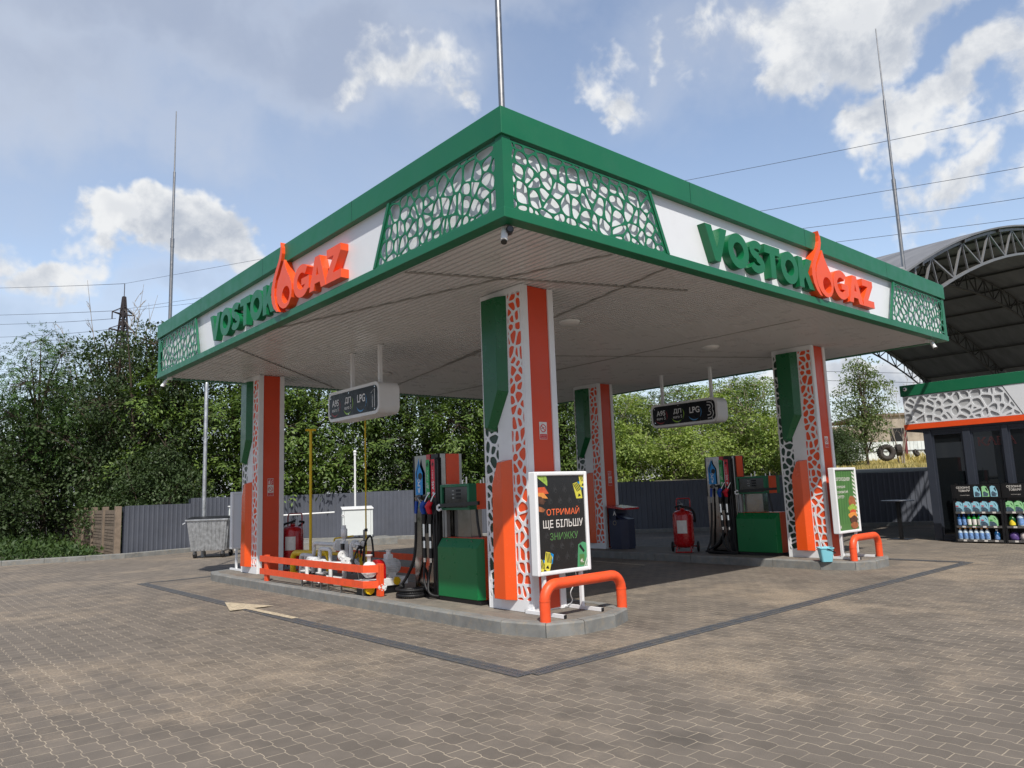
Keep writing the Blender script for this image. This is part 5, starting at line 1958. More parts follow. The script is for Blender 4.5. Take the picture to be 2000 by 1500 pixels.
mt = thing('meter_box', 'small white meter box above the left extinguisher handle', 'box', (4.4, 19.55, .0), math.radians(-15))
mb = MB()
mb.box(-.30, -.14, .98, .30, .14, 1.46)
ob('box_body', mb, M['sheet_white'], parent=mt, bevel=.01)
mb = MB()
mb.box(-.33, -.18, 1.462, .33, .16, 1.50)
ob('lid', mb, M['white'], parent=mt)
mb = MB()
mb.box(-.04, -.04, 0, .04, .04, .979)
ob('stand', mb, M['steel_dull'], parent=mt)

# litter bin by the back column
lb = thing('litter_bin', 'navy litter bin with a raised red roof at the foot of a column', 'litter bin', (8.72, 6.0, .15), math.radians(2))
mb = MB()
o = [(-.27, -.10), (-.12, -.24), (.12, -.24), (.27, -.10), (.27, .24), (-.27, .24)]
mb.prism(ccw(o), .05, .70)
mb.prism(ccw([(p[0] * .94, p[1] * .94) for p in o]), .0, .0495)
mb.box(-.27, .10, .70, .27, .24, .98)
mb.add([(-.265, -.09, .701), (-.118, -.23, .701), (.118, -.23, .701), (.265, -.09, .701), (.265, .10, .84), (-.265, .10, .84)], [(0, 1, 2, 3, 4, 5), (0, 5, 4, 3)])
mb.box(-.27, .02, .70, -.255, .24, .985)
ob('bin_body', mb, M['navy'], parent=lb, bevel=.006)
mb = MB()
v = [(-.30, .27, .99), (.30, .27, .99), (.30, -.26, .93), (-.30, -.26, .93), (-.30, .27, 1.04), (.30, .27, 1.04), (.30, -.26, .975), (-.30, -.26, .975)]
mb.add(v, [(0, 3, 2, 1), (4, 5, 6, 7), (0, 1, 5, 4), (1, 2, 6, 5), (2, 3, 7, 6), (3, 0, 4, 7)])
ob('roof', mb, M['red'], parent=lb, bevel=.006)
mb = MB()
for c, ax in (((.20, -.172, .50), (.707, -.707, 0)), ((-.2715, .06, .62), (-1, 0, 0))):
    mb.lathe([(.055, 0), (.055, .003)], c, ax, 20, 0)
    mb.lathe([(.040, .003), (.040, .004)], c, ax, 20, 1)
put_text(mb, 'A', lambda a, b, h: (-.2705 - h, -a, b), -.10, .80, h=.10, m=2, bold=.03)
ob('sticker', mb, [M['bark_pale'], M['navy'], M['paper']], parent=lb)

# mop bucket beside the burger poster
bk = thing('bucket', 'light blue rectangular bucket with black handle at the base of the burger-poster column', 'bucket', (7.95, .58, .147), math.radians(38))
mb = MB()
v = []
for z_, hx, hy in ((0, .115, .09), (.235, .155, .12), (.235, .165, .13), (.25, .165, .13), (.25, .150, .115), (.03, .108, .083)):
    for q in rrect(-hx, -hy, hx, hy, .035, 4):
        v.append((q[0], q[1], z_))
k = len(v) // 6
mb.add(v, [(a * k + i, a * k + (i + 1) % k, (a + 1) * k + (i + 1) % k, (a + 1) * k + i) for a in range(5) for i in range(k)] + [tuple(reversed(range(k))), tuple(range(5 * k, 6 * k))], 0, False)
ob('pail', mb, M['light_blue'], parent=bk)
mb = MB()
mb.tube(bez([(-.165, 0, .235), (-.12, -.135, .17), (.0, -.15, .14), (.12, -.14, .15), (.165, 0, .235)], 6), .009, 8)
ob('handle', mb, M['black'], parent=bk)
mb = MB()
mb.tube([(.02, .02, .04), (-.16, .10, .88)], .012, 10, 0)
mb.box(-.02, -.03, .035, .08, .06, .09, 1)
tag(ob('mop', mb, [M['white'], M['paper']], loc=(7.96, .60, .15), rotz=math.radians(20)), 'white mop handle leaning out of the light blue bucket', 'mop')

# bar table outside the shop
tt = thing('bar_table', 'round black bar table on a single leg beside the shop', 'table', (15.34, 2.2, .0))
mb = MB()
mb.lathe([(.39, 0), (.40, .008), (.40, .022), (.39, .03)], (0, 0, .985), (0, 0, 1), 36)
ob('table_top', mb, M['anthracite'], parent=tt)
mb = MB()
mb.box(-.04, -.04, .012, .04, .04, .9845)
ob('leg', mb, M['black'], parent=tt)
mb = MB()
mb.box(-.27, -.27, 0.001, .27, .27, .0115)
ob('foot', mb, M['black'], parent=tt)


# ------------------------------------------------------------------ shop kiosk
def glass_mat():
    m, g, p = new_mat('dark_window_glass')
    p.inputs['Base Color'].default_value = (0.008, 0.010, 0.012, 1)
    p.inputs['Roughness'].default_value = 0.02
    p.inputs['IOR'].default_value = 1.5
    return m


M['glass'] = glass_mat()
M['interior'] = pm('shop_interior', L(58, 56, 54), 0.8, var=0.2)
M['neon'] = pm('red_letter_outline', L(92, 34, 32), 0.5)
M['lattice_grey'] = pm('shop_fascia_back', L(176, 178, 180), 0.5, var=0.04)
shop = thing('shop', 'small glazed station shop with green, white and orange fascia', 'shop', (15.1, 1.7, 0))


def sh_(name, mb, mats, bevel=0.0, parent=None):
    return ob(name, mb, mats, parent=parent or shop, loc=(-15.1, -1.7, 0) if parent is None else (0, 0, 0), bevel=bevel)


YE = -9.0
mb = MB()
mb.box(15.08, YE, 3.70, 20.4, 1.735, 3.985)
sh_('green_band', mb, M['green'], .008)
mb = MB()
mb.box(15.13, YE, 2.955, 20.3, 1.69, 3.699)
sh_('fascia_panel', mb, M['lattice_grey'])
mb = MB()
mb.poly(ccw([(-.60, 3.699), (-.965, 2.955), (YE, 2.955), (YE, 3.699)]), lambda y, z, h: (15.129 - h, y, z), .034)
sh_('white_fascia', mb, M['white_panel'])
mb = MB()
lattice(mb, ccw([(1.69, 2.965), (-.93, 2.965), (-.575, 3.69), (1.69, 3.69)]), .20, .040, .02, lambda y, z, h: (15.129 - h, y, z), .028, 0, 77, (1.25, .85))
sh_('lattice_panel', mb, M['white_panel'])
mb = MB()
mb.box(15.085, YE, 2.82, 20.35, 1.725, 2.954)
sh_('orange_band', mb, M['orange'], .006)
mb = MB()
mb.box(15.12, YE, 2.775, 20.3, 1.69, 2.8195)
sh_('soffit', mb, M['anthracite'])
mb = MB()
mb.box(19.9, YE, 0.02, 20.0, 1.2, 2.774)
mb.box(15.4, YE, .004, 19.9, 1.18, .03)
mb.box(15.5, 1.14, .03, 19.9, 1.2, 2.774)
mb.box(17.2, -3.5, .031, 17.9, .6, 1.05)
mb.box(19.5, -6, .031, 19.89, .9, 2.0)
sh_('interior', mb, M['interior'])
mb = MB()
cols_y = [(1.31, 1.13), (.41, .24), (-.44, -.56), (-1.45, -1.57), (-2.6, -2.72), (-3.8, -3.92), (-5.0, -5.12)]
for a, b in cols_y:
    mb.box(15.15, b, 0.02, 15.30 if a < 1 else 15.49, a, 2.774)
mb.box(15.16, YE, 0.003, 15.29, 1.12, .10)
mb.box(15.17, YE, 2.70, 15.28, 1.12, 2.773)
sh_('mullion', mb, M['anthracite'], .004)
for (a0, a1), (b0, b1) in zip(cols_y[:-1], cols_y[1:]):
    gl = MB()
    gl.box(15.215, b0 + .002, .101, 15.223, a1 - .002, 2.699)
    fr = MB()
    for yy0, yy1 in ((b0 + .002, b0 + .045), (a1 - .045, a1 - .002)):
        fr.box(15.19, yy0, .102, 15.25, yy1, 2.698)
    fr.box(15.19, b0 + .046, .102, 15.25, a1 - .046, .16)
    fr.box(15.19, b0 + .046, 2.64, 15.25, a1 - .046, 2.698)
    w_ = sh_('window', fr, M['anthracite'])
    ob('pane', gl, M['glass'], parent=w_)
mb = MB()
T = lambda a, b, h: (15.30 - h, -a, b)
put_text(mb, 'КАВА', lambda a, b, h: (15.2135, -a, b), -.10, 2.30, h=.20, w=.80, m=0, bold=.012)
put_text(mb, 'КАВА', lambda a, b, h: (15.212, -a, b), -.092, 2.31, h=.18, w=.78, m=1, bold=-.012)
sh_('window_lettering', mb, [M['neon'], M['glass']])
mb = MB()
mb.lathe([(.05, 0), (.05, .02), (.03, .035), (.0, .04)], (15.08, 1.60, 3.88), (-1, 0, 0), 20, 0)
mb.lathe([(.022, .036), (.02, .05)], (15.08, 1.60, 3.88), (-1, 0, 0), 14, 1)
sh_('dome_camera', mb, [M['white'], M['screen']])
mb = MB()
mb.box(18.7, 1.4, 2.9, 19.9, 2.6, 3.2)
tag(ob('roof_edge', mb, M['green'], loc=(0.0, .0, 0)), 'small green-edged annex roof behind the left side of the shop', 'roof')


# ------------------------------------------------------------------ goods racks
M['c_blue'] = pm('can_blue', L(158, 212, 230), 0.35, var=0.05)
M['c_green'] = pm('can_green', L(160, 220, 160), 0.35, var=0.05)
M['c_lbl'] = pm('can_label', L(80, 100, 116), 0.4, var=0.6, scale=20)
M['c_white'] = pm('can_white', L(226, 232, 236), 0.35)
M['b_dblue'] = pm('bottle_dark_blue', L(20, 74, 120), 0.2, var=0.1)
M['b_green'] = pm('bottle_green', L(22, 140, 46), 0.2, var=0.1)
M['b_dgreen'] = pm('bottle_dark_green', L(18, 72, 30), 0.25)
M['b_clear'] = pm('bottle_clear', L(188, 204, 216), 0.12, var=0.08, scale=20)
M['b_lbl'] = pm('bottle_label', L(110, 146, 196), 0.4, var=0.6, scale=26)
M['cap_or'] = pm('orange_cap', L(246, 164, 50), 0.4)
M['cap_bl'] = pm('blue_cap', L(20, 60, 160), 0.4)
M['bag_purple'] = pm('purple_bag', L(88, 66, 128), 0.5, var=0.4, scale=14)
M['bag_grey'] = pm('grey_bag', L(196, 186, 184), 0.6, var=0.6, scale=14)
M['lbl_yellow'] = pm('yellow_triangle_label', L(240, 216, 60), 0.4)


def rack(label, loc):
    """front faces -x, runs along y from 0 to -1"""
    t = thing('goods_rack', label, 'rack', loc, 0, 'goods racks outside the shop')
    mb = MB()
    for yy in (0, -1.0):
        mb.bar((-.02, yy, 0), (.10, yy, 1.04), .03, .05)
        mb.bar((.40, yy, 0), (.36, yy, 1.40), .03, .04)
        mb.bar((.0, yy, .05), (.40, yy, .05), .03)
        mb.cyl((-.02, yy, 0), (-.02, yy, .03), .025, 8)
    mb.box(.385, -.985, .06, .395, -.015, 1.3)
    ob('frame', mb, M['black'], parent=t)
    for z_, x0 in ((.055, -.03), (.375, .0), (.705, .04)):
        s_ = MB()
        s_.box(x0, -.98, z_ - .012, .384, -.02, z_, 0)
        s_.box(x0 - .012, -.98, z_ - .02, x0 - .001, -.02, z_ + .03, 1)
        for i in range(4):
            s_.box(x0 - .015, -.22 - i * .22, z_ - .015, x0 - .0125, -.15 - i * .22, z_ + .025, 2)
        ob('shelf', s_, [M['black'], M['steel_dull'], M['paper']], parent=t)
    h = MB()
    h.box(.055, -1.02, 1.05, .075, .02, 1.375, 0)
    T = lambda a, b, l: (.0545 - l, -a, b)
    put_text(h, 'СЕЗОННІ', T, .09, 1.28, h=.052, w=.30, m=1, bold=.015)
    put_text(h, 'ТОВАРИ', T, .13, 1.205, h=.052, w=.25, m=1, bold=.015)
    put_text(h, 'vostok/gaz', T, .16, 1.11, h=.022, w=.20, m=1)
    for i, mm in enumerate((2, 3, 2)):
        x = .46 + i * .175
        h.poly(ccw([(x, 1.08), (x + .145, 1.08), (x + .145, 1.20), (x + .10, 1.32), (x + .04, 1.335), (x, 1.31)]), T, .002, mm)
        h.poly(ccw([(x + .075, 1.27), (x + .10, 1.30), (x + .125, 1.22), (x + .115, 1.20)]), T, .0035, 0)
        h.poly(ccw([(x + .02, 1.09), (x + .11, 1.09), (x + .135, 1.15), (x + .05, 1.21), (x + .02, 1.18)]), T, .003, 4)
    ob('header_board', h, [M['black'], M['paper'], M['c_blue'], M['c_green'], M['c_lbl']], parent=t)
    return t


RX = 14.66
rack('black goods rack with the whole seasonal header board, left of the pair', (RX, .64, 0))
rack('black goods rack cut by the right edge of the view', (RX, -.42, 0))


def jerrycan(label, y, z, x, mat, cap, group):
    t = thing('canister', label, 'canister', (x, y, z), 0, group)
    mb = MB()
    o = [(-.082, 0), (.082, 0), (.085, .03), (.082, .13), (.06, .19), (.03, .225), (-.03, .235), (-.045, .21), (-.085, .20)]
    hole = [(.012, .195), (.038, .185), (.058, .140), (.045, .135)]
    mb.poly(ccw(o), lambda s, zz, h: (.055 - h, -s, zz), .11, 0, [hole])
    b = ob('canister_body', mb, mat, parent=t, bevel=.008)
    mb = MB()
    mb.cyl((0, .062, .20), (0, .062, .232), .021, 12)
    ob('cap', mb, cap, parent=t)
    mb = MB()
    mb.poly(ccw([(-.07, .015), (.07, .015), (.072, .06), (.02, .105), (-.05, .12), (-.07, .10)]), lambda s, zz, h: (-.0555 - h, -s, zz), .002, 0)
    mb.poly(ccw([(-.06, .13), (-.005, .125), (-.005, .145), (-.06, .15)]), lambda s, zz, h: (-.0555 - h, -s, zz), .002, 1)
    ob('label', mb, [M['c_lbl'], M['redcap'] if cap == M['redcap'] else M['b_green']], parent=t)
    t.scale = (1.05, 1.05, 1.14)
    return t


def bottle(label, y, z, x, mat, cap, lab, group, r=.047, h=.27, tri=False):
    t = thing('bottle', label, 'bottle', (x, y, z), 0, group)
    mb = MB()
    mb.lathe([(r * .8, 0), (r, .012), (r, h * .30), (r * .95, h * .34), (r, h * .38), (r, h * .66), (r * .8, h * .76), (r * .36, h * .86), (r * .32, h * .93)], n=16)
    ob('bottle_body', mb, mat, parent=t)
    mb = MB()
    mb.lathe([(r * .42, h * .90), (r * .45, h * .905), (r * .45, h), (r * .3, h * 1.005)], n=14)
    ob('cap', mb, cap, parent=t)
    mb = MB()
    cv = [((r + .001) * math.cos(math.radians(a)), (r + .001) * math.sin(math.radians(a))) for a in range(115, 246, 13)]
    n = len(cv)
    z0, z1 = h * .15, h * .60
    if tri:
        v = [(p[0], p[1], z0) for p in cv] + [(p[0], p[1], z1 - abs(i - n / 2) / n * 2 * (z1 - z0) * .8) for i, p in enumerate(cv)]
    else:
        v = [(p[0], p[1], z0) for p in cv] + [(p[0], p[1], z1) for p in cv]
    mb.add(v, [(i, i + 1, n + i + 1, n + i) for i in range(n - 1)])
    ob('label', mb, lab, parent=t)
    t.scale = (1.04, 1.04, 1.1)
    return t


ords = ['leftmost', 'second', 'third', 'fourth', 'fifth', 'sixth']
ga, gb, gc, gd = 'canisters on the top shelf', 'bottles on the middle shelf', 'clear bottles on the bottom shelf', 'canisters on the middle shelf'
for i in range(5):
    jerrycan('light blue red-capped canister, %s from the left on the first rack top shelf' % ords[i] if i else 'light blue red-capped canister, leftmost on the first rack top shelf', .55 - i * .183, .706, RX + .14, M['c_blue'], M['redcap'], ga)
for i in range(2):
    bottle(['dark blue bottle at the left end of the middle shelf', 'dark blue bottle next to the first green bottle, middle shelf'][i], .575 - i * .105, .376, RX + .10, M['b_dblue'], M['cap_bl'], M['b_lbl'], gb)
for i in range(3):
    bottle(['green bottle with white label beside the dark blue bottles', 'green bottle with white label, middle one of three', 'green bottle with white label beside the light blue canister'][i], .36 - i * .11, .376, RX + .10, M['b_green'], M['cap_bl'], M['paper'], gb)
jerrycan('light blue canister standing alone among the bottles on the middle shelf', .03, .376, RX + .10, M['c_blue'], M['redcap'], gd)
jerrycan('pale green canister at the right end of the first rack middle shelf', -.15, .376, RX + .10, M['c_green'], M['b_green'], gd)
for i in range(6):
    bottle('clear bottle with orange cap, %s on the first rack bottom shelf' % (ords[i] if i == 0 else ords[i] + ' from the left'), .575 - i * .115, .056, RX + .06, M['b_clear'], M['cap_or'], M['b_lbl'], gc, .052, .27)
bottle('dark blue detergent bottle at the right end of the first rack bottom shelf', -.20, .056, RX + .06, M['b_dblue'], M['c_white'], M['b_lbl'], gb, .055, .24, True)
for i in range(4):
    jerrycan('pale green canister, %s from the left on the second rack top shelf' % ords[i] if i else 'pale green canister, leftmost on the second rack top shelf', -.52 - i * .183, .706, RX + .14, M['c_green'], M['b_green'], ga)
bottle('dark green bottle with a yellow triangular label on the second rack', -.53, .376, RX + .10, M['b_dgreen'], M['b_dgreen'], M['lbl_yellow'], gb, .07, .27, True)
for i in range(3):
    bottle('big clear jug with yellow cap, %s on the second rack middle shelf' % (ords[i] if i == 0 else ords[i] + ' from the left'), -.70 - i * .17, .376, RX + .12, M['b_clear'], M['cap_or'], M['b_lbl'], gc, .075, .31)


def bag(label, y, mat):
    mb = MB()
    Rb = random.Random(int(abs(y) * 100))
    prof = [(.02, 0), (.085, .01), (.10, .06), (.098, .12), (.075, .18), (.04, .20)]
    mb.lathe(prof, n=18)
    mb.v = [(p[0] * (1 + Rb.uniform(-.1, .1)), p[1] * (1 + Rb.uniform(-.1, .1)), p[2]) for p in mb.v]
    tag(ob('packed_bag', mb, mat, loc=(RX + .12, y, .056)), label, 'bag')


bag('purple wrapped bundle on the bottom shelf of the second rack', -.53, M['bag_purple'])
bag('pale grey wrapped bundle beside the purple one', -.74, M['bag_grey'])


# ------------------------------------------------------------------ arched shelter behind the shop
KS = .72                               # the vault's size, measured from where it is seen
XC, ZC, RR = -5.347 + KS * (40.627 + 5.347), 1.6 + KS * (-49.698 - 1.6), KS * 61.98
YA = [-6.132 + KS * (y + 6.132) for y in (1.55, 6.6, 11.3, 16.6)]
XA, XB = -5.347 + KS * (16.5 + 5.347), -5.347 + KS * (59.5 + 5.347)
M['shelter_mid'] = pm('mid_grey_steel', L(112, 112, 113), 0.5, var=0.08)
shl = thing('arched_shelter', 'huge barrel-vaulted steel shelter with lattice arches behind the shop', 'shelter', (XA, YA[0], 0))


def arch_pt(x, dr=0.0):
    th = math.asin((x - XC) / RR)
    return XC + (RR + dr) * math.sin(th), ZC + (RR + dr) * math.cos(th)


def shp(name, mb, mat):
    return ob(name, mb, mat, parent=shl, loc=(-XA, -YA[0], 0))


mat_roof = new_mat('shelter_sheet')
m_, g_, p_ = mat_roof
tc_ = g_.n('ShaderNodeTexCoord').outputs['Object']
st_ = g_.noise(g_.vop('MULTIPLY', tc_, (0.15, 1.0, 0.15)), 2.4, 5.0, 0.65)
g_.put(p_.inputs['Base Color'], g_.mix(g_.mapr(st_, .3, .7), L(96, 97, 100), L(126, 127, 130)))
p_.inputs['Roughness'].default_value = 0.6
M['shelter_sheet'] = m_
mb = MB()
N = 44
v = []
for i in range(N + 1):
    x = XA - .85 + (XB + .4 - XA + .85) * i / N
    for dr in (.06, .10):
        X, Z = arch_pt(x, dr)
        v += [(X, YA[0] - .12, Z), (X, YA[-1] + .3, Z)]
f = []
for i in range(N):
    a, b = 4 * i, 4 * (i + 1)
    f += [(a, a + 1, b + 1, b), (a + 2, b + 2, b + 3, a + 3), (a, b, b + 2, a + 2), (a + 1, a + 3, b + 3, b + 1)]
f += [(0, 2, 3, 1), (4 * N, 4 * N + 1, 4 * N + 3, 4 * N + 2)]
mb.add(v, f)
shp('roof_sheet', mb, M['shelter_sheet'])
for ia, y in enumerate(YA):
    mb = MB()
    nn = 30
    top = [Vector((arch_pt(XA + (XB - XA) * i / nn)[0], y, arch_pt(XA + (XB - XA) * i / nn)[1])) for i in range(nn + 1)]
    bot = [Vector((arch_pt(XA + (XB - XA) * i / nn, -.95 * KS)[0], y, arch_pt(XA + (XB - XA) * i / nn, -.95 * KS)[1])) for i in range(nn + 1)]
    for i in range(nn):
        mb.bar(top[i], top[i + 1], .06, .06)
        mb.bar(bot[i], bot[i + 1], .06, .06)
        if i % 2:
            mb.bar(top[i], bot[i + 1], .04)
        else:
            mb.bar(bot[i], top[i + 1], .04)
        mb.bar(top[i], bot[i], .035)
    shp('arch_truss', mb, M['shelter_mid'] if ia == 0 else M['shelter_steel'])
for i in range(12):
    x = XA + .3 + (XB - XA - .6) * i / 11
    X, Z = arch_pt(x, .0)
    mb = MB()
    mb.bar((X, YA[0] - .1, Z), (X, YA[-1] + .2, Z), .07, .07)
    shp('purlin', mb, M['shelter_steel'])
for ia, y in enumerate(YA):
    X, Z = arch_pt(XB, 0)
    mb = MB()
    w_ = .12 if ia == 2 else .06
    mb.box(X - w_, y - .16, 0, X + w_, y - .11, Z + (.1 if ia == 2 else -.0))
    mb.box(X - w_, y + .11, 0, X + w_, y + .16, Z + (.1 if ia == 2 else -.0))
    mb.box(X - .03, y - .109, 0, X + .03, y + .109, Z)
    shp('post', mb, M['shelter_light'] if ia == 2 else M['shelter_steel'])
X, Z = arch_pt(XB, -.4)
mb = MB()
mb.bar((X, YA[0], Z), (X, YA[-1], Z), .11, .14)
shp('eave_beam', mb, M['shelter_steel'])
mb = MB()
mb.bar((X, YA[0], Z - .72), (X, YA[-1] + .1, Z - .72), .09, .12)
shp('eave_beam', mb, M['shelter_steel'])
X, Z = arch_pt(XA, -.3)
mb = MB()
mb.bar((X - .07, YA[0], Z), (X - .07, YA[-1], Z), .10, .14)
shp('eave_beam', mb, M['shelter_mid'])
mb = MB()
mb.tube([(X - .88, YA[0] - .1, Z + .1), (X - .88, YA[-1], Z + .1)], .06, 8)
shp('gutter', mb, M['shelter_light'])
for y in YA:
    mb = MB()
    mb.box(XA - .04, y - .04, 5.151, XA + .04, y + .04, Z + .25)
    shp('post', mb, M['shelter_mid'])


# ------------------------------------------------------------------ fences
def sheet_fence(label, a, b, h0, h1, step=None):
    """profiled metal sheets between a and b; separate panels of a few metres"""
    a, b = Vector((*a, 0)), Vector((*b, 0))
    t = thing('sheet_fence', label, 'fence', a)
    d = b - a
    ln = d.length
    t.rotation_euler = (0, 0, math.atan2(d.y, d.x))
    k = max(1, round(ln / 2.6))
    R_ = random.Random(int(ln * 10))
    for i in range(k):
        s0, s1 = i * ln / k, (i + 1) * ln / k
        h = h0 + (h1 - h0) * (i / max(k - 1, 1))
        if step:
            h = step[min(i, len(step) - 1)]
        h += R_.uniform(-.012, .012)
        mb = MB()
        prof = []
        s = s0
        while s < s1 - .001:
            prof += [(s, 0), (min(s + .095, s1), 0), (min(s + .110, s1), .022), (min(s + .145, s1), .022), (min(s + .16, s1), 0)]
            s += .165
        prof = [p for j, p in enumerate(prof) if j == 0 or p[0] > prof[j - 1][0] + 1e-5] + [(s1, 0)]
        n = len(prof)
        off = .004 * (i % 2)
        vv = [(p[0], -p[1] - off, .06) for p in prof] + [(p[0], -p[1] - off, h) for p in prof]
        mb.add(vv, [(j, j + 1, n + j + 1, n + j) for j in range(n - 1)])
        ob('sheet', mb, M['fence_grey'], parent=t)
        mb = MB()
        mb.box(s0 - .03, .03, 0, s0 + .03, .09, h - .03)
        ob('post', mb, M['anthracite'], parent=t)
    mb = MB()
    for z_ in (.4, h0 - .35):
        mb.box(0, .005, z_, ln, .028, z_ + .04)
    ob('rail', mb, M['anthracite'], parent=t)
    return t


sheet_fence('grey profiled-sheet fence from the brown concrete fence to behind the white cabinet', (.98, 20.12), (7.62, 21.85), 1.62, 1.8, [1.62, 1.80, 1.80])
sheet_fence('long grey profiled-sheet fence running behind the canopy to the shop', (7.62, 21.85), (24.4, .82), 1.82, 1.80)

# old concrete panel fence
cf = thing('concrete_fence', 'old brown concrete panel fence half hidden by leaves on the left', 'fence', (.78, 20.1, 0), math.atan2(16.4, .75))
for i in range(8):
    mb = MB()
    x0 = i * 2.05
    for r_ in range(3):
        z0 = .02 + r_ * .5
        mb.box(x0 + .11, -.03, z0, x0 + 1.94, .03, z0 + .485)
        for q in range(4):
            mb.box(x0 + .17, .0305, z0 + .06 + q * .10, x0 + 1.88, .042, z0 + .13 + q * .10)
            mb.box(x0 + .17, -.042, z0 + .06 + q * .10, x0 + 1.88, -.0305, z0 + .13 + q * .10)
    ob('panel', mb, M['concrete_brown'], parent=cf)
    mb = MB()
    mb.box(x0 - .10, -.09, 0, x0 + .10, .09, 1.62)
    ob('post', mb, M['concrete_brown'], parent=cf, bevel=.01)


# ------------------------------------------------------------------ leaves and trees
def leaf_mat(name, c1, c2, trans=0.22):
    m, g, p = new_mat(name)
    geo = g.n('ShaderNodeNewGeometry')
    pos = g.n('ShaderNodeTexCoord').outputs['Object']
    oi = g.n('ShaderNodeObjectInfo')
    k = g.math('ADD', g.math('MULTIPLY', geo.outputs['Random Per Island'], 0.55), g.math('MULTIPLY', g.noise(pos, .7, 3.0), 0.45))
    c = g.mix(g.mapr(k, 0.2, 0.8), c1, c2)
    kk = g.mapr(oi.outputs['Random'], 0, 1, 0.85, 1.15)
    c = g.mix(1.0, c, g.comb(kk, kk, kk), 'MULTIPLY')
    g.put(p.inputs['Base Color'], c)
    p.inputs['Roughness'].default_value = 0.55
    p.inputs['Specular IOR Level'].default_value = 0.35
    tr = g.n('ShaderNodeBsdfTranslucent')
    g.put(tr.inputs['Color'], g.mix(1.0, c, (1.5, 1.6, 0.7), 'MULTIPLY'))
    mx = g.n('ShaderNodeMixShader')
    mx.inputs[0].default_value = trans
    g.t.links.new(p.outputs[0], mx.inputs[1])
    g.t.links.new(tr.outputs[0], mx.inputs[2])
    out = [n for n in g.t.nodes if n.type == 'OUTPUT_MATERIAL'][0]
    g.t.links.new(mx.outputs[0], out.inputs[0])
    return m


M['leaf_dark'] = leaf_mat('elm_leaves', L(48, 66, 38), L(76, 94, 56))
M['leaf_mid'] = leaf_mat('maple_leaves', L(64, 90, 40), L(104, 124, 58))
M['leaf_light'] = leaf_mat('pale_leaves', L(112, 134, 66), L(156, 170, 98), .34)
M['leaf_locust'] = leaf_mat('locust_leaves', L(54, 86, 40), L(82, 110, 54))
M['leaf_grey'] = leaf_mat('grey_green_leaves', L(84, 104, 66), L(122, 136, 90), .34)
M['weed'] = leaf_mat('weed_leaves', L(48, 70, 36), L(78, 100, 52))


def leaf_mesh(name, base, axis, nrm, ln, wd, mat):
    """numpy arrays of leaves -> one mesh of folded four-point leaves"""
    n = len(base)
    axis = axis / np.maximum(np.linalg.norm(axis, axis=1, keepdims=True), 1e-6)
    side = np.cross(axis, nrm)
    side /= np.maximum(np.linalg.norm(side, axis=1, keepdims=True), 1e-6)
    up_ = np.cross(side, axis)
    ln = ln[:, None]
    wd = wd[:, None]
    v = np.empty((n, 4, 3), np.float32)
    v[:, 0] = base
    v[:, 1] = base + axis * ln * .45 + side * wd * .5 + up_ * wd * .12
    v[:, 2] = base + axis * ln
    v[:, 3] = base + axis * ln * .45 - side * wd * .5 + up_ * wd * .12
    me = bpy.data.meshes.new(name)
    me.vertices.add(n * 4)
    me.vertices.foreach_set('co', v.reshape(-1))
    me.loops.add(n * 4)
    me.loops.foreach_set('vertex_index', np.arange(n * 4, dtype=np.int32))
    me.polygons.add(n)
    me.polygons.foreach_set('loop_start', np.arange(0, n * 4, 4, dtype=np.int32))
    me.materials.append(mat)
    me.update(calc_edges=True)
    me.validate()
    return me


def rand_unit(n):
    v = rng.normal(size=(n, 3))
    return v / np.linalg.norm(v, axis=1, keepdims=True)


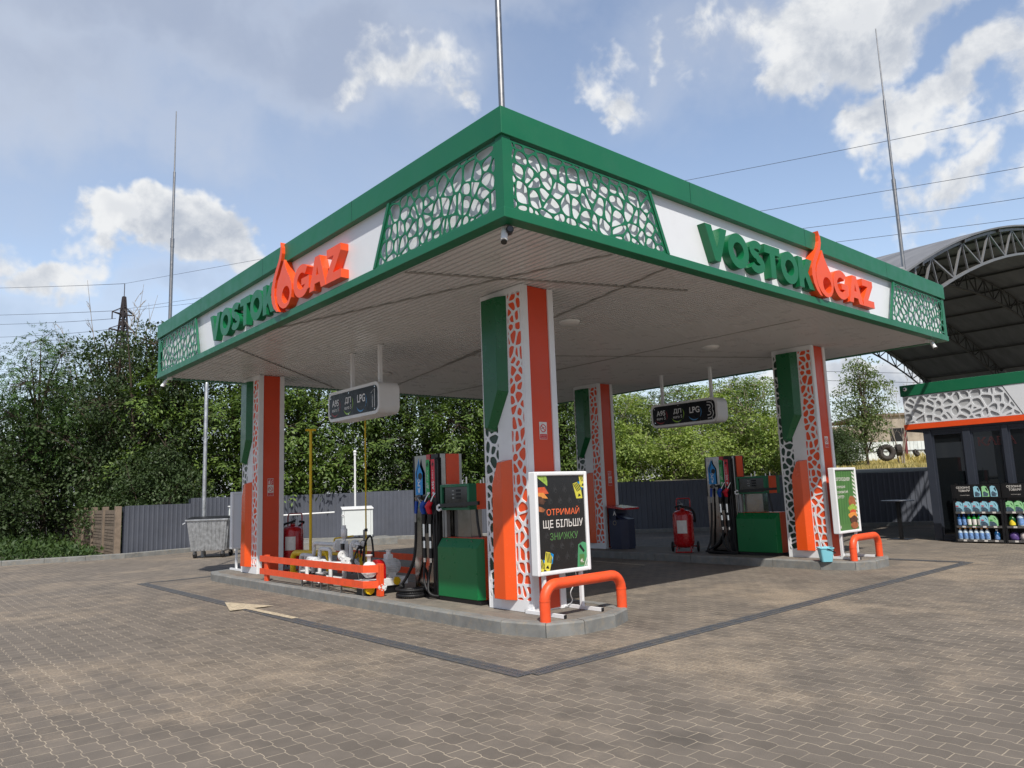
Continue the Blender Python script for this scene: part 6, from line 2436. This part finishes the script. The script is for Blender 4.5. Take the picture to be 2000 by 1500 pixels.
def make_tree(name, label, H, Rc, z0, lobes, clus, leaves, llen, mat, bark, kind='simple', trunk_r=.13, top=0.75, spread=.30, lobe_r=(.30, .50), stems=1, twigs=.3, group=None, gap=0.0, dense=True):
    t = thing(name, label, 'tree', (0, 0, 0), 0, group)
    wood = MB()
    R_ = random.Random(int(H * 100 + lobes))
    stem = []
    for s_ in range(stems):
        lean = Vector((R_.uniform(-.10, .10) + (s_ - (stems - 1) / 2) * .14, R_.uniform(-.10, .10), 1))
        pts = []
        b = Vector(((s_ - (stems - 1) / 2) * .35, R_.uniform(-.2, .2) * (stems > 1), -.1))
        for i in range(7):
            f = i / 6
            pts.append(b + lean * (H * .86 * f) + Vector((math.sin(f * 5 + s_) * .10, math.cos(f * 4 + s_) * .10, 0)) * f * 2)
        wood.tube(pts, [trunk_r * (1 - .86 * i / 6) for i in range(7)], 8)
        stem.append(pts)
    # crown lobes
    Lb = []
    for i in range(lobes):
        f = (i + .5) / lobes
        zc = z0 + (H - z0) * (0.06 + 0.90 * f)
        # radius profile: widest below the middle, narrowing to the top
        u = (zc - z0) / (H - z0)
        prof = (math.sin(PI * min(max(u * .80 + .18, 0), 1)) ** .75) * (1 - top * .42 * max(u - .55, 0))
        a = i * 2.399 + R_.uniform(-.4, .4)
        rr = Rc * prof * (.62 + R_.uniform(-.16, .20))
        lr = Rc * R_.uniform(*lobe_r) * (.65 + .5 * (1 - u))
        Lb.append((Vector((math.cos(a) * rr, math.sin(a) * rr, min(zc, H - lr * .75))), lr))
    if dense:
        for i in range(max(2, lobes // 4)):
            u = (i + .5) / max(2, lobes // 4)
            Lb.append((Vector((R_.uniform(-.2, .2) * Rc, R_.uniform(-.2, .2) * Rc, z0 + (H - z0) * (.15 + .62 * u))), Rc * .48 * (1 - .3 * u)))
    B, A, N_, LN, WD = [], [], [], [], []
    for c, lr in Lb:
        st = stem[R_.randrange(stems)]
        k = min(max(int((c.z - .25 * lr) / (H * .86) * 6 * .72), 0), 5)
        p0 = st[k]
        mid = p0.lerp(c, .5) + Vector((0, 0, .12 * (c - p0).length))
        wood.tube(bez([p0, mid, c], 4), [trunk_r * .42 * (1 - .1 * i) for i in range(9)], 6, caps=False)
        nc = max(4, int(clus * (lr / (Rc * .40)) ** 1.6))
        u = rand_unit(nc)
        rad = lr * (.45 + .60 * rng.random(nc) ** .6)
        cc = np.array(c)[None] + u * rad[:, None] * np.array([1.0, 1.0, .82])
        if gap:
            keep = rng.random(nc) > gap
            cc, u = cc[keep], u[keep]
        nc = len(cc)
        for q in range(nc):
            if R_.random() < twigs:
                wood.tube([c, Vector(cc[q]) + Vector((0, 0, .05))], [trunk_r * .12, .004], 4, caps=False)
        # every cluster is a flat spray, tilted outward, so the crown is built of lit tops and shaded gaps
        pn = u * np.array([.55, .55, .25]) + np.array([0, 0, 1.0]) + rand_unit(nc) * .22
        pn /= np.linalg.norm(pn, axis=1, keepdims=True)
        e1 = np.cross(pn, rand_unit(nc))
        e1 /= np.maximum(np.linalg.norm(e1, axis=1, keepdims=True), 1e-6)
        e2 = np.cross(pn, e1)

        def sprayed(k, sp):
            a_, b_ = rng.normal(size=(nc * k, 1)) * sp, rng.normal(size=(nc * k, 1)) * sp
            rr_ = a_ ** 2 + b_ ** 2
            return np.repeat(cc, k, 0) + np.repeat(e1, k, 0) * a_ + np.repeat(e2, k, 0) * b_ + np.repeat(pn, k, 0) * (rng.normal(size=(nc * k, 1)) * sp * .22 - rr_ * .35)

        if kind == 'simple':
            m_ = leaves
            pos = sprayed(m_, spread)
            ax = np.repeat(u, m_, 0) * .6 + rand_unit(nc * m_) * .8 + np.array([0, 0, -.25])
            nr = np.repeat(pn, m_, 0) + rand_unit(nc * m_) * .55
            B.append(pos); A.append(ax); N_.append(nr)
            l_ = llen * (.65 + .7 * rng.random(nc * m_))
            LN.append(l_); WD.append(l_ * (.48 + .2 * rng.random(nc * m_)))
        else:
            # compound leaves: drooping stalks with paired leaflets
            nl = 5 if kind == 'maple' else 11
            ms = max(1, leaves // nl)
            ns = nc * ms
            s0_ = sprayed(ms, spread)
            sa = np.repeat(u, ms, 0) * .8 + rand_unit(ns) * .7 + np.array([0, 0, -.20])
            sa /= np.linalg.norm(sa, axis=1, keepdims=True)
            sl = (llen * (2.4 if kind == 'maple' else 3.6)) * (.7 + .5 * rng.random(ns))
            nr = np.repeat(pn, ms, 0) + rand_unit(ns) * .4
            sd_ = np.cross(sa, nr)
            sd_ /= np.maximum(np.linalg.norm(sd_, axis=1, keepdims=True), 1e-6)
            for j in range(nl):
                f = (j // 2 + 1) / (nl // 2 + 1) if j < nl - 1 else 1.0
                sg = 1 if j % 2 else -1
                pos = s0_ + sa * (sl * f)[:, None] + np.array([0, 0, -1.0]) * ((sl * .30) * f * f)[:, None]
                if j == nl - 1:
                    ax = sa + np.array([0, 0, -.45])
                else:
                    ax = sd_ * sg + sa * .55 + np.array([0, 0, -.30])
                B.append(pos); A.append(ax + rng.normal(size=(ns, 3)) * .15); N_.append(nr)
                l_ = llen * (.75 + .5 * rng.random(ns))
                LN.append(l_); WD.append(l_ * (.42 if kind == 'maple' else .40))
    me = leaf_mesh('crown', np.concatenate(B), np.concatenate(A), np.concatenate(N_), np.concatenate(LN), np.concatenate(WD), mat)
    ob('trunk', wood, bark, parent=t)
    ob('crown', me, None, parent=t)
    return t


g1 = 'trees behind the fences'
elm = make_tree('elm_tree', 'dense dark elm behind the locust, seen over the weeds', 8.6, 3.4, .6, 24, 40, 30, .14, M['leaf_dark'], M['bark'], 'simple', .16, group=g1, stems=3, lobe_r=(.22, .44), spread=.30, gap=.14, twigs=.4)
elm.location = (1.6, 34.0, 0)
elm.scale = (.92, .92, .92)
maple = make_tree('maple_tree', 'ash-leaved maple with drooping yellow-green leaves right of the far-left column', 8.8, 3.3, .8, 24, 36, 30, .19, M['leaf_mid'], M['bark'], 'maple', .15, group=g1, stems=2, spread=.30, lobe_r=(.24, .46), gap=.08)
maple.location = (6.6, 24.9, 0)
locust = make_tree('locust_tree', 'feathery locust standing out against the sky at the top left', 9.0, 2.7, 3.0, 13, 46, 44, .10, M['leaf_locust'], M['bark'], 'locust', .13, group=g1, spread=.34, lobe_r=(.34, .52), dense=False)
locust.location = (.3, 29.6, 0)
locust.scale = (1.0, 1.0, 1.02)
airy = make_tree('young_tree', 'light airy tree with pale stems right of the back column', 6.1, 2.5, .7, 19, 44, 20, .125, M['leaf_light'], M['bark_pale'], 'simple', .07, group=g1, stems=4, twigs=.55, spread=.28, gap=.15, dense=False)
airy.location = (27.4, 21.9, 1.6)
airy.scale = (1.3, 1.3, .93)
airy2 = make_tree('young_tree', 'loose yellow-green maple above the second pump sign', 6.3, 2.5, .9, 17, 44, 20, .15, M['leaf_mid'], M['bark_pale'], 'maple', .08, group=g1, stems=3, twigs=.5, spread=.30, gap=.12, dense=False)
airy2.location = (29.7, 20.2, 1.6)
airy2.scale = (1.3, 1.3, .95)
poplar = make_tree('poplar_tree', 'slender grey-green young tree standing alone on the dry ground beyond the fence', 5.2, 1.35, 1.0, 26, 20, 15, .115, M['leaf_grey'], M['bark'], 'simple', .075, top=1.6, spread=.20, lobe_r=(.30, .46), twigs=.5, gap=.10, dense=True)
poplar.location = (68.2, 25.8, 2.45)
poplar.scale = (2.18, 2.18, 2.18)
bush = make_tree('bush', 'low dark bush leaning over the brown concrete fence', 3.6, 2.1, .2, 16, 48, 24, .115, M['leaf_dark'], M['bark'], 'simple', .05, group=g1, stems=4, spread=.24)
bush.location = (2.7, 25.3, 0)
bush2 = make_tree('bush', 'leafy yellow-green bush behind the fence below the second hanging sign', 3.2, 1.9, .2, 15, 42, 20, .12, M['leaf_light'], M['bark_pale'], 'simple', .04, group=g1, stems=5, spread=.25, twigs=.5, gap=.1)
bush2.location = (28.0, 17.8, 1.4)
bush2.scale = (1.3, 1.3, 1.1)

for src, loc, rz, sc, lab in [
    (elm, (2.0, 28.0, 0), 2.1, (1.0, 1.0, 1.06), 'tall dense elm in the middle of the left-hand trees, under the pylon'),
    (elm, (3.3, 25.6, 0), 4.0, (.85, .85, 1.06), 'dense elm next to the left end of the canopy'),
    (elm, (-4.9, 38.5, 0), 1.2, .78, 'dark elm at the very left edge of the view, lower than its neighbours'),
    (elm, (-.9, 31.0, 0), 3.1, (.9, .9, .76), 'round elm at the left edge below the feathery locust'),
    (maple, (4.5, 25.5, 0), 1.3, (.95, .95, 1.02), 'ash-leaved maple between the steel post and the far-left column'),
    (maple, (8.9, 23.6, 0), 2.6, .98, 'ash-leaved maple behind the yellow vent pipe'),
    (maple, (11.0, 22.3, 0), 4.2, 1.0, 'ash-leaved maple behind the white pole and cabinet'),
    (elm, (12.8, 20.9, 0), .7, .95, 'dark elm left of the first pump mast'),
    (maple, (14.0, 18.9, 0), 5.2, .98, 'ash-leaved maple above the first fuel pump'),
    (maple, (15.8, 18.0, 0), .4, .95, 'ash-leaved maple hidden mostly by the nearest column'),
    (maple, (16.9, 16.3, .1), 2.0, .82, 'ash-leaved maple left of the back column'),
    (airy, (31.6, 18.8, 1.6), 2.2, (1.25, 1.25, .98), 'pale airy tree right behind the second pump mast'),
    (airy, (37.0, 19.0, 1.7), 4.1, (1.3, 1.3, 1.10), 'pale airy tree beside the burger-poster column'),
    (airy2, (25.6, 23.2, 1.5), 3.9, (1.3, 1.3, .92), 'yellow-green maple just right of the back column'),
    (airy2, (33.6, 17.8, 1.6), 1.1, (1.2, 1.2, 1.02), 'yellow-green maple tallest against the sky left of the burger-poster column'),
    (elm, (37.0, 28.5, 1.6), 2.8, .8, 'far dark elm seen through the gap between the young trees'),
    (bush, (-2.3, 27.5, 0), 1.4, 1.1, 'big bush behind the weeds at the left edge'),
    (bush, (2.9, 23.4, 0), 2.9, (.9, .9, 1.05), 'bush hanging over the left end of the grey fence'),
    (bush2, (33.0, 15.6, 1.5), 3.6, 1.15, 'leafy bush behind the fence left of the burger-poster column'),
    (bush2, (25.4, 20.6, 1.3), 1.6, 1.2, 'leafy bush behind the fence just right of the litter-bin column'),
    (bush, (64.5, 27.0, 2.3), 2.2, 1.15, 'dark bush left of the slender lone tree'),
]:
    dup(src, loc, rz, lab, sc, group=g1)


def bare_tree(name, label, loc, H, n, spread, seed):
    R_ = random.Random(seed)
    mb = MB()
    for i in range(n):
        a = R_.uniform(0, 2 * PI)
        q = Vector((R_.uniform(-.3, .3), R_.uniform(-.3, .3), 0))
        pts = [q]
        h = H * R_.uniform(.7, 1.0)
        for k in range(1, 7):
            f = k / 6
            pts.append(q + Vector((math.cos(a) * spread * f ** 1.4, math.sin(a) * spread * f ** 1.4, h * f)) + Vector((R_.uniform(-.1, .1), R_.uniform(-.1, .1), 0)))
        mb.tube(pts, [.05 * (1 - .88 * k / 6) for k in range(7)], 5, caps=False)
        for b in range(9):
            k = R_.randrange(2, 6)
            s = pts[k].lerp(pts[k + 1], R_.random()) if k < 6 else pts[k]
            aa = R_.uniform(0, 2 * PI)
            l = R_.uniform(.5, 1.3)
            e1 = s + Vector((math.cos(aa) * .35, math.sin(aa) * .35, .55)) * l
            mb.tube([s, s.lerp(e1, .5) + Vector((0, 0, .06)), e1], [.014, .009, .003], 4, caps=False)
            for c in range(2):
                ab = aa + R_.uniform(-1, 1)
                e2 = s.lerp(e1, .6) + Vector((math.cos(ab) * .3, math.sin(ab) * .3, .4)) * l * .6
                mb.tube([s.lerp(e1, .6), e2], [.008, .003], 4, caps=False)
    o = ob(name, mb, M['twig'], loc=loc)
    return tag(o, label, 'tree')


bare_tree('bare_tree', 'leafless pale branches rising beside the pylon above the left trees', (2.3, 29.0, 0), 11.2, 9, 1.9, 5)
bare_tree('bare_tree', 'leafless pale branches above the left end of the canopy', (4.4, 27.6, 0), 10.9, 7, 1.6, 8)
bare_tree('bare_tree', 'thin bare shoots between the slender tree and the shop', (73.0, 24.6, 2.6), 9.5, 9, 2.6, 11)
bare_tree('bare_tree', 'bare twiggy shrub at the foot of the slender tree by the ruin', (64.0, 28.6, 2.4), 4.5, 8, 2.2, 14)

# rank weeds on the verge left of the fence
n = 26000
px = rng.uniform(-16, 1.2, n)
ky = np.where(px < -2.15, 20.95 - (px + 2.15) * .30, 20.95 - (px + 2.15) * .305) + .12
py = ky + rng.random(n) ** 1.2 * 9.5
keep = ~((px > .45) & (py > 20))
px, py = px[keep], py[keep]
n = len(px)
hum = .26 + .20 * np.sin(px * 2.1 + np.cos(py * 1.7) * 2) * np.cos(py * 1.3) + np.minimum((py - (20.95 - (px + 2.15) * .305)) * .08, .35)
pz = rng.random(n) ** .7 * np.maximum(hum, .12)
wb = np.stack([px, py, pz], 1)
wa = rand_unit(n) * .7 + np.array([0, 0, .55])
wl = .10 + .12 * rng.random(n)
wm = leaf_mesh('weeds', wb, wa, rand_unit(n) * .7 + np.array([0, 0, .8]), wl, wl * .42, M['weed'])
tag(ob('weeds', wm, None), kind='stuff')
vg = [(-60, 39.2), (-14, 24.95), (-2.15, 21.25), (.72, 20.36), (.72, 60), (-60, 80)]
flat('verge', vg, 0.03, M['soil'])
# dry grass tufts on the raised ground
n = 16000
s_ = rng.uniform(24, 52, n)
d_ = 32 + rng.random(n) * 27
gx = TBASE.x + TAX.x * s_ + TAY.x * d_
gy = TBASE.y + TAX.y * s_ + TAY.y * d_
gz = np.interp(d_, [p[0] for p in TPROF], [p[1] for p in TPROF]) * np.clip((s_ - 6) / 8, 0, 1) - .05
gb = np.stack([gx, gy, gz], 1)
ga_ = rand_unit(n) * .5 + np.array([0, 0, 1.0])
gl = (.18 + .40 * rng.random(n)) * (1 + (s_ > 40) * 1.1)
M['straw'] = leaf_mat('straw_grass', L(150, 140, 84), L(206, 186, 122), .2)
gm = leaf_mesh('dry_grass', gb, ga_, rand_unit(n), gl, gl * .12, M['straw'])
tag(ob('dry_grass', gm, None), kind='stuff')


# ------------------------------------------------------------------ beyond the fence
ws = thing('sheet_fence', 'pale white sheet fence with maroon posts on the waste ground', 'fence', (72.0, 33.0, 3.45), math.atan2(12.5 - 16.3, 46.6 - 42.3))
ws.scale = (1.75, 1.75, 1.75)
mb = MB()
pr = []
s = -1.0
while s < 12:
    pr += [(s, 0), (s + .12, 0), (s + .14, .03), (s + .2, .03), (s + .22, 0)]
    s += .24
n_ = len(pr)
mb.add([(p[0], -p[1], .05) for p in pr] + [(p[0], -p[1], 1.22 - p[0] * .012) for p in pr], [(i, i + 1, n_ + i + 1, n_ + i) for i in range(n_ - 1)])
ob('sheet', mb, M['sheet_white'], parent=ws)
for x_, w_ in ((.9, .16), (1.15, .12), (5.5, .14), (9.8, .14)):
    mb = MB()
    mb.box(x_, -.16, -.3, x_ + w_, -.05, 1.75)
    ob('post', mb, M['maroon'], parent=ws)
mb = MB()
mb.box(-1, -.05, .55, 12, -.036, .62)
ob('rail', mb, M['steel_dull'], parent=ws)

M['ruin'] = pm('ruin_plaster', L(158, 148, 136), 0.9, var=0.25, scale=1.2, bump=0.5, bscale=12, dirt=0.6, dcol=L(110, 98, 86))
rn = thing('ruined_building', 'roofless weathered building beyond the white sheet fence', 'building', (90, 41, 4.2), math.radians(-46))
rn.scale = (1.75, 1.75, 1.75)
mb = MB()
for x0, x1, h in ((-6.5, -4.6, 3.1), (-4.6, -3.4, 2.3), (-3.4, -1.2, 2.7), (-1.2, .6, 1.6), (.6, 3.0, 2.5), (3.0, 12.5, 3.15)):
    mb.box(x0 + .002, 0, -1, x1 - .002, .35, h)
mb.box(12.2, .351, -1, 12.5, 8, 3.1)
mb.box(-6.5, .351, -1, -6.2, 8, 3.0)
ob('wall', mb, M['ruin'], parent=rn)
for x0, x1, z0, z1 in ((-6.0, -5.2, 1.2, 2.3), (-3.0, -1.7, .8, 2.0), (5.0, 6.2, 1.2, 2.2), (8.6, 9.8, 1.2, 2.2)):
    mb = MB()
    mb.box(x0, -.03, z0, x1, -.005, z1)
    ob('opening', mb, M['black'], parent=rn)
mb = MB()
mb.box(3.0, -.2, 3.151, 12.7, 8.2, 3.32)
ob('roof', mb, M['concrete_brown'], parent=rn)
sd_ = thing('shed', 'low grey shed roof glimpsed behind the young trees', 'shed', (36.5, 21.0, 1.6), math.radians(-50))
sd_.scale = (1.4, 1.4, 1.1)
mb = MB()
mb.box(-1.6, 0, -.3, 1.8, 2.0, 1.25)
ob('wall', mb, M['sheet_white'], parent=sd_)
mb = MB()
mb.box(-1.8, -.25, 1.252, 2.0, 2.2, 1.38)
ob('roof', mb, M['concrete'], parent=sd_)
sd2 = dup(sd_, (34.0, 25.5, 2.4), math.radians(-40), 'pale low shed seen through the leaves above the second pump')


def tyre(label, loc, r, w, ax_):
    mb = MB()
    mb.lathe([(r * .45, -w * .4), (r * .80, -w * .5), (r * .97, -w * .42), (r, -w * .2), (r, w * .2), (r * .97, w * .42), (r * .80, w * .5), (r * .45, w * .4), (r * .42, 0)], (0, 0, 0), ax_, 28)
    mb.f = mb.f[:-2]
    mb.m = mb.m[:-2]
    mb.sm = mb.sm[:-2]
    for i in range(22):
        a = 2 * PI * i / 22
        A_ = Vector(ax_).normalized()
        u = A_.cross(Vector((0, 0, 1))).normalized()
        q = A_.cross(u)
        c = (u * math.cos(a) + q * math.sin(a)) * r
        mb.obox(c, c.normalized(), A_, c.normalized().cross(A_), .025, w * .42, r * .07)
    o = ob('tyre', mb, M['tyre'], loc=loc)
    return tag(o, label, 'tyre', 'old tyres on the waste ground')


tyre('big old tractor tyre standing against the pale sheet fence', (69.6, 24.6, 4.05), .78, .75, (-.75, -.62, .1))
tyre('old tyre lying behind the big standing tractor tyre', (71.6, 24.2, 4.3), .55, .55, (.5, -.8, .05))
for i, (x_, y_, z_) in enumerate(((74.6, 22.6, 4.2), (76.4, 22.0, 4.35), (77.5, 21.4, 4.7), (72.6, 23.0, 4.05))):
    tyre(['small tyre leaning in the scrap heap right of the big tyre', 'dark tyre in the middle of the scrap heap', 'topmost tyre of the scrap heap beside the shop', 'small tyre lying between the big tyre and the scrap heap'][i], (x_, y_, z_ - .1), .34, .3, (-.6 + .5 * i % 1, -.7, .3))

# lattice pylon far off
py_ = thing('pylon', 'dark lattice power pylon rising above the left trees', 'pylon', (24.3, 122.2, 0), math.radians(20))
mb = MB()


def pw(z_):
    return 2.6 - 2.0 * min(z_ / 28, 1) if z_ < 28 else max(.6 - (z_ - 28) / 8 * .52, .08)


zz = [0, 6, 11, 15.5, 19, 22, 24.5, 26.6, 28.4, 30, 31.4, 32.8, 33.6, 34.4, 35.2]
for a, b in zip(zz[:-1], zz[1:]):
    wa_, wb_ = pw(a), pw(b)
    ca = [Vector((sx * wa_, sy * wa_, a)) for sx, sy in ((-1, -1), (1, -1), (1, 1), (-1, 1))]
    cb_ = [Vector((sx * wb_, sy * wb_, b)) for sx, sy in ((-1, -1), (1, -1), (1, 1), (-1, 1))]
    for i in range(4):
        j = (i + 1) % 4
        mb.bar(ca[i], cb_[i], .20)
        mb.bar(ca[i], cb_[j], .11)
        mb.bar(ca[j], cb_[i], .11)
        mb.bar(cb_[i], cb_[j], .11)
mb.cyl((0, 0, 35), (0, 0, 37.4), .06, 6)
ob('tower', mb, M['pylon'], parent=py_)
for z_, l_ in ((32.2, 1.9), (29.4, 2.3), (26.6, 2.0)):
    mb = MB()
    for s_ in (-1, 1):
        for o_ in (-.35, .35):
            mb.bar((0, o_, z_), (s_ * l_, 0, z_ + .2), .14)
            mb.bar((0, o_, z_ + 1.3), (s_ * l_, 0, z_ + .2), .12)
        mb.cyl((s_ * l_, 0, z_ + .2), (s_ * l_, 0, z_ - 1.0), .09, 6)
    ob('crossarm', mb, M['pylon'], parent=py_)


def wire(label, pts, r):
    mb = MB()
    a, m, b = [Vector(p) for p in pts]
    q = [(1 - t) ** 2 * a + 2 * t * (1 - t) * (2 * m - (a + b) / 2) + t * t * b for t in [i / 24 for i in range(25)]]
    mb.tube(q, r, 5, caps=False)
    o = ob('power_line', mb, M['cable'])
    return tag(o, label, 'cable', 'overhead power lines')


def at(px_, py__, dep):
    return CAM + (fw + rt * ((px_ - 1000) / 1445.32) - up * ((py__ - 750) / 1445.32)) * dep


for lab, A_, Mi, B_ in [
    ('topmost overhead line, from the pylon tip up to the right edge', (243, 554, 120), (1400, 341, 80), (2040, 199, 58)),
    ('second overhead line from the top at the right edge', (224, 607, 122), (1500, 410, 80), (2040, 309, 58)),
    ('third overhead line from the top at the right edge', (262, 606, 120), (1570, 446, 80), (2040, 365, 58)),
    ('fourth overhead line at the right edge, just above the arched roof', (226, 640, 122), (1640, 472, 80), (2040, 410, 58)),
    ('overhead line seen through the gap left of the slender tree, upper', (236, 676, 124), (1640, 726, 84), (1830, 706, 76)),
    ('overhead line seen through the gap left of the slender tree, lower', (246, 690, 124), (1640, 744, 84), (1830, 718, 76)),
]:
    wire(lab, (at(*A_), at(*Mi), at(*B_)), .026)
for lab, A_, Mi, B_ in [
    ('topmost line left of the pylon', (-60, 564, 190), (90, 560, 155), (243, 554, 120)),
    ('second line left of the pylon', (-60, 617, 190), (80, 613, 155), (224, 607, 122)),
    ('third line left of the pylon', (-60, 635, 190), (80, 631, 155), (226, 622, 122)),
    ('fourth line left of the pylon', (-60, 660, 190), (80, 655, 155), (224, 642, 122)),
    ('fifth line left of the pylon', (-60, 687, 190), (80, 683, 155), (228, 672, 122)),
    ('sixth line, low at the left edge', (-60, 713, 190), (80, 707, 155), (228, 692, 122)),
    ('seventh line, low at the left edge', (-60, 728, 190), (80, 722, 155), (228, 706, 122)),
    ('lowest line at the left edge above the far tree', (-60, 753, 190), (80, 744, 155), (228, 726, 122)),
]:
    wire(lab, (at(*A_), at(*Mi), at(*B_)), .042)
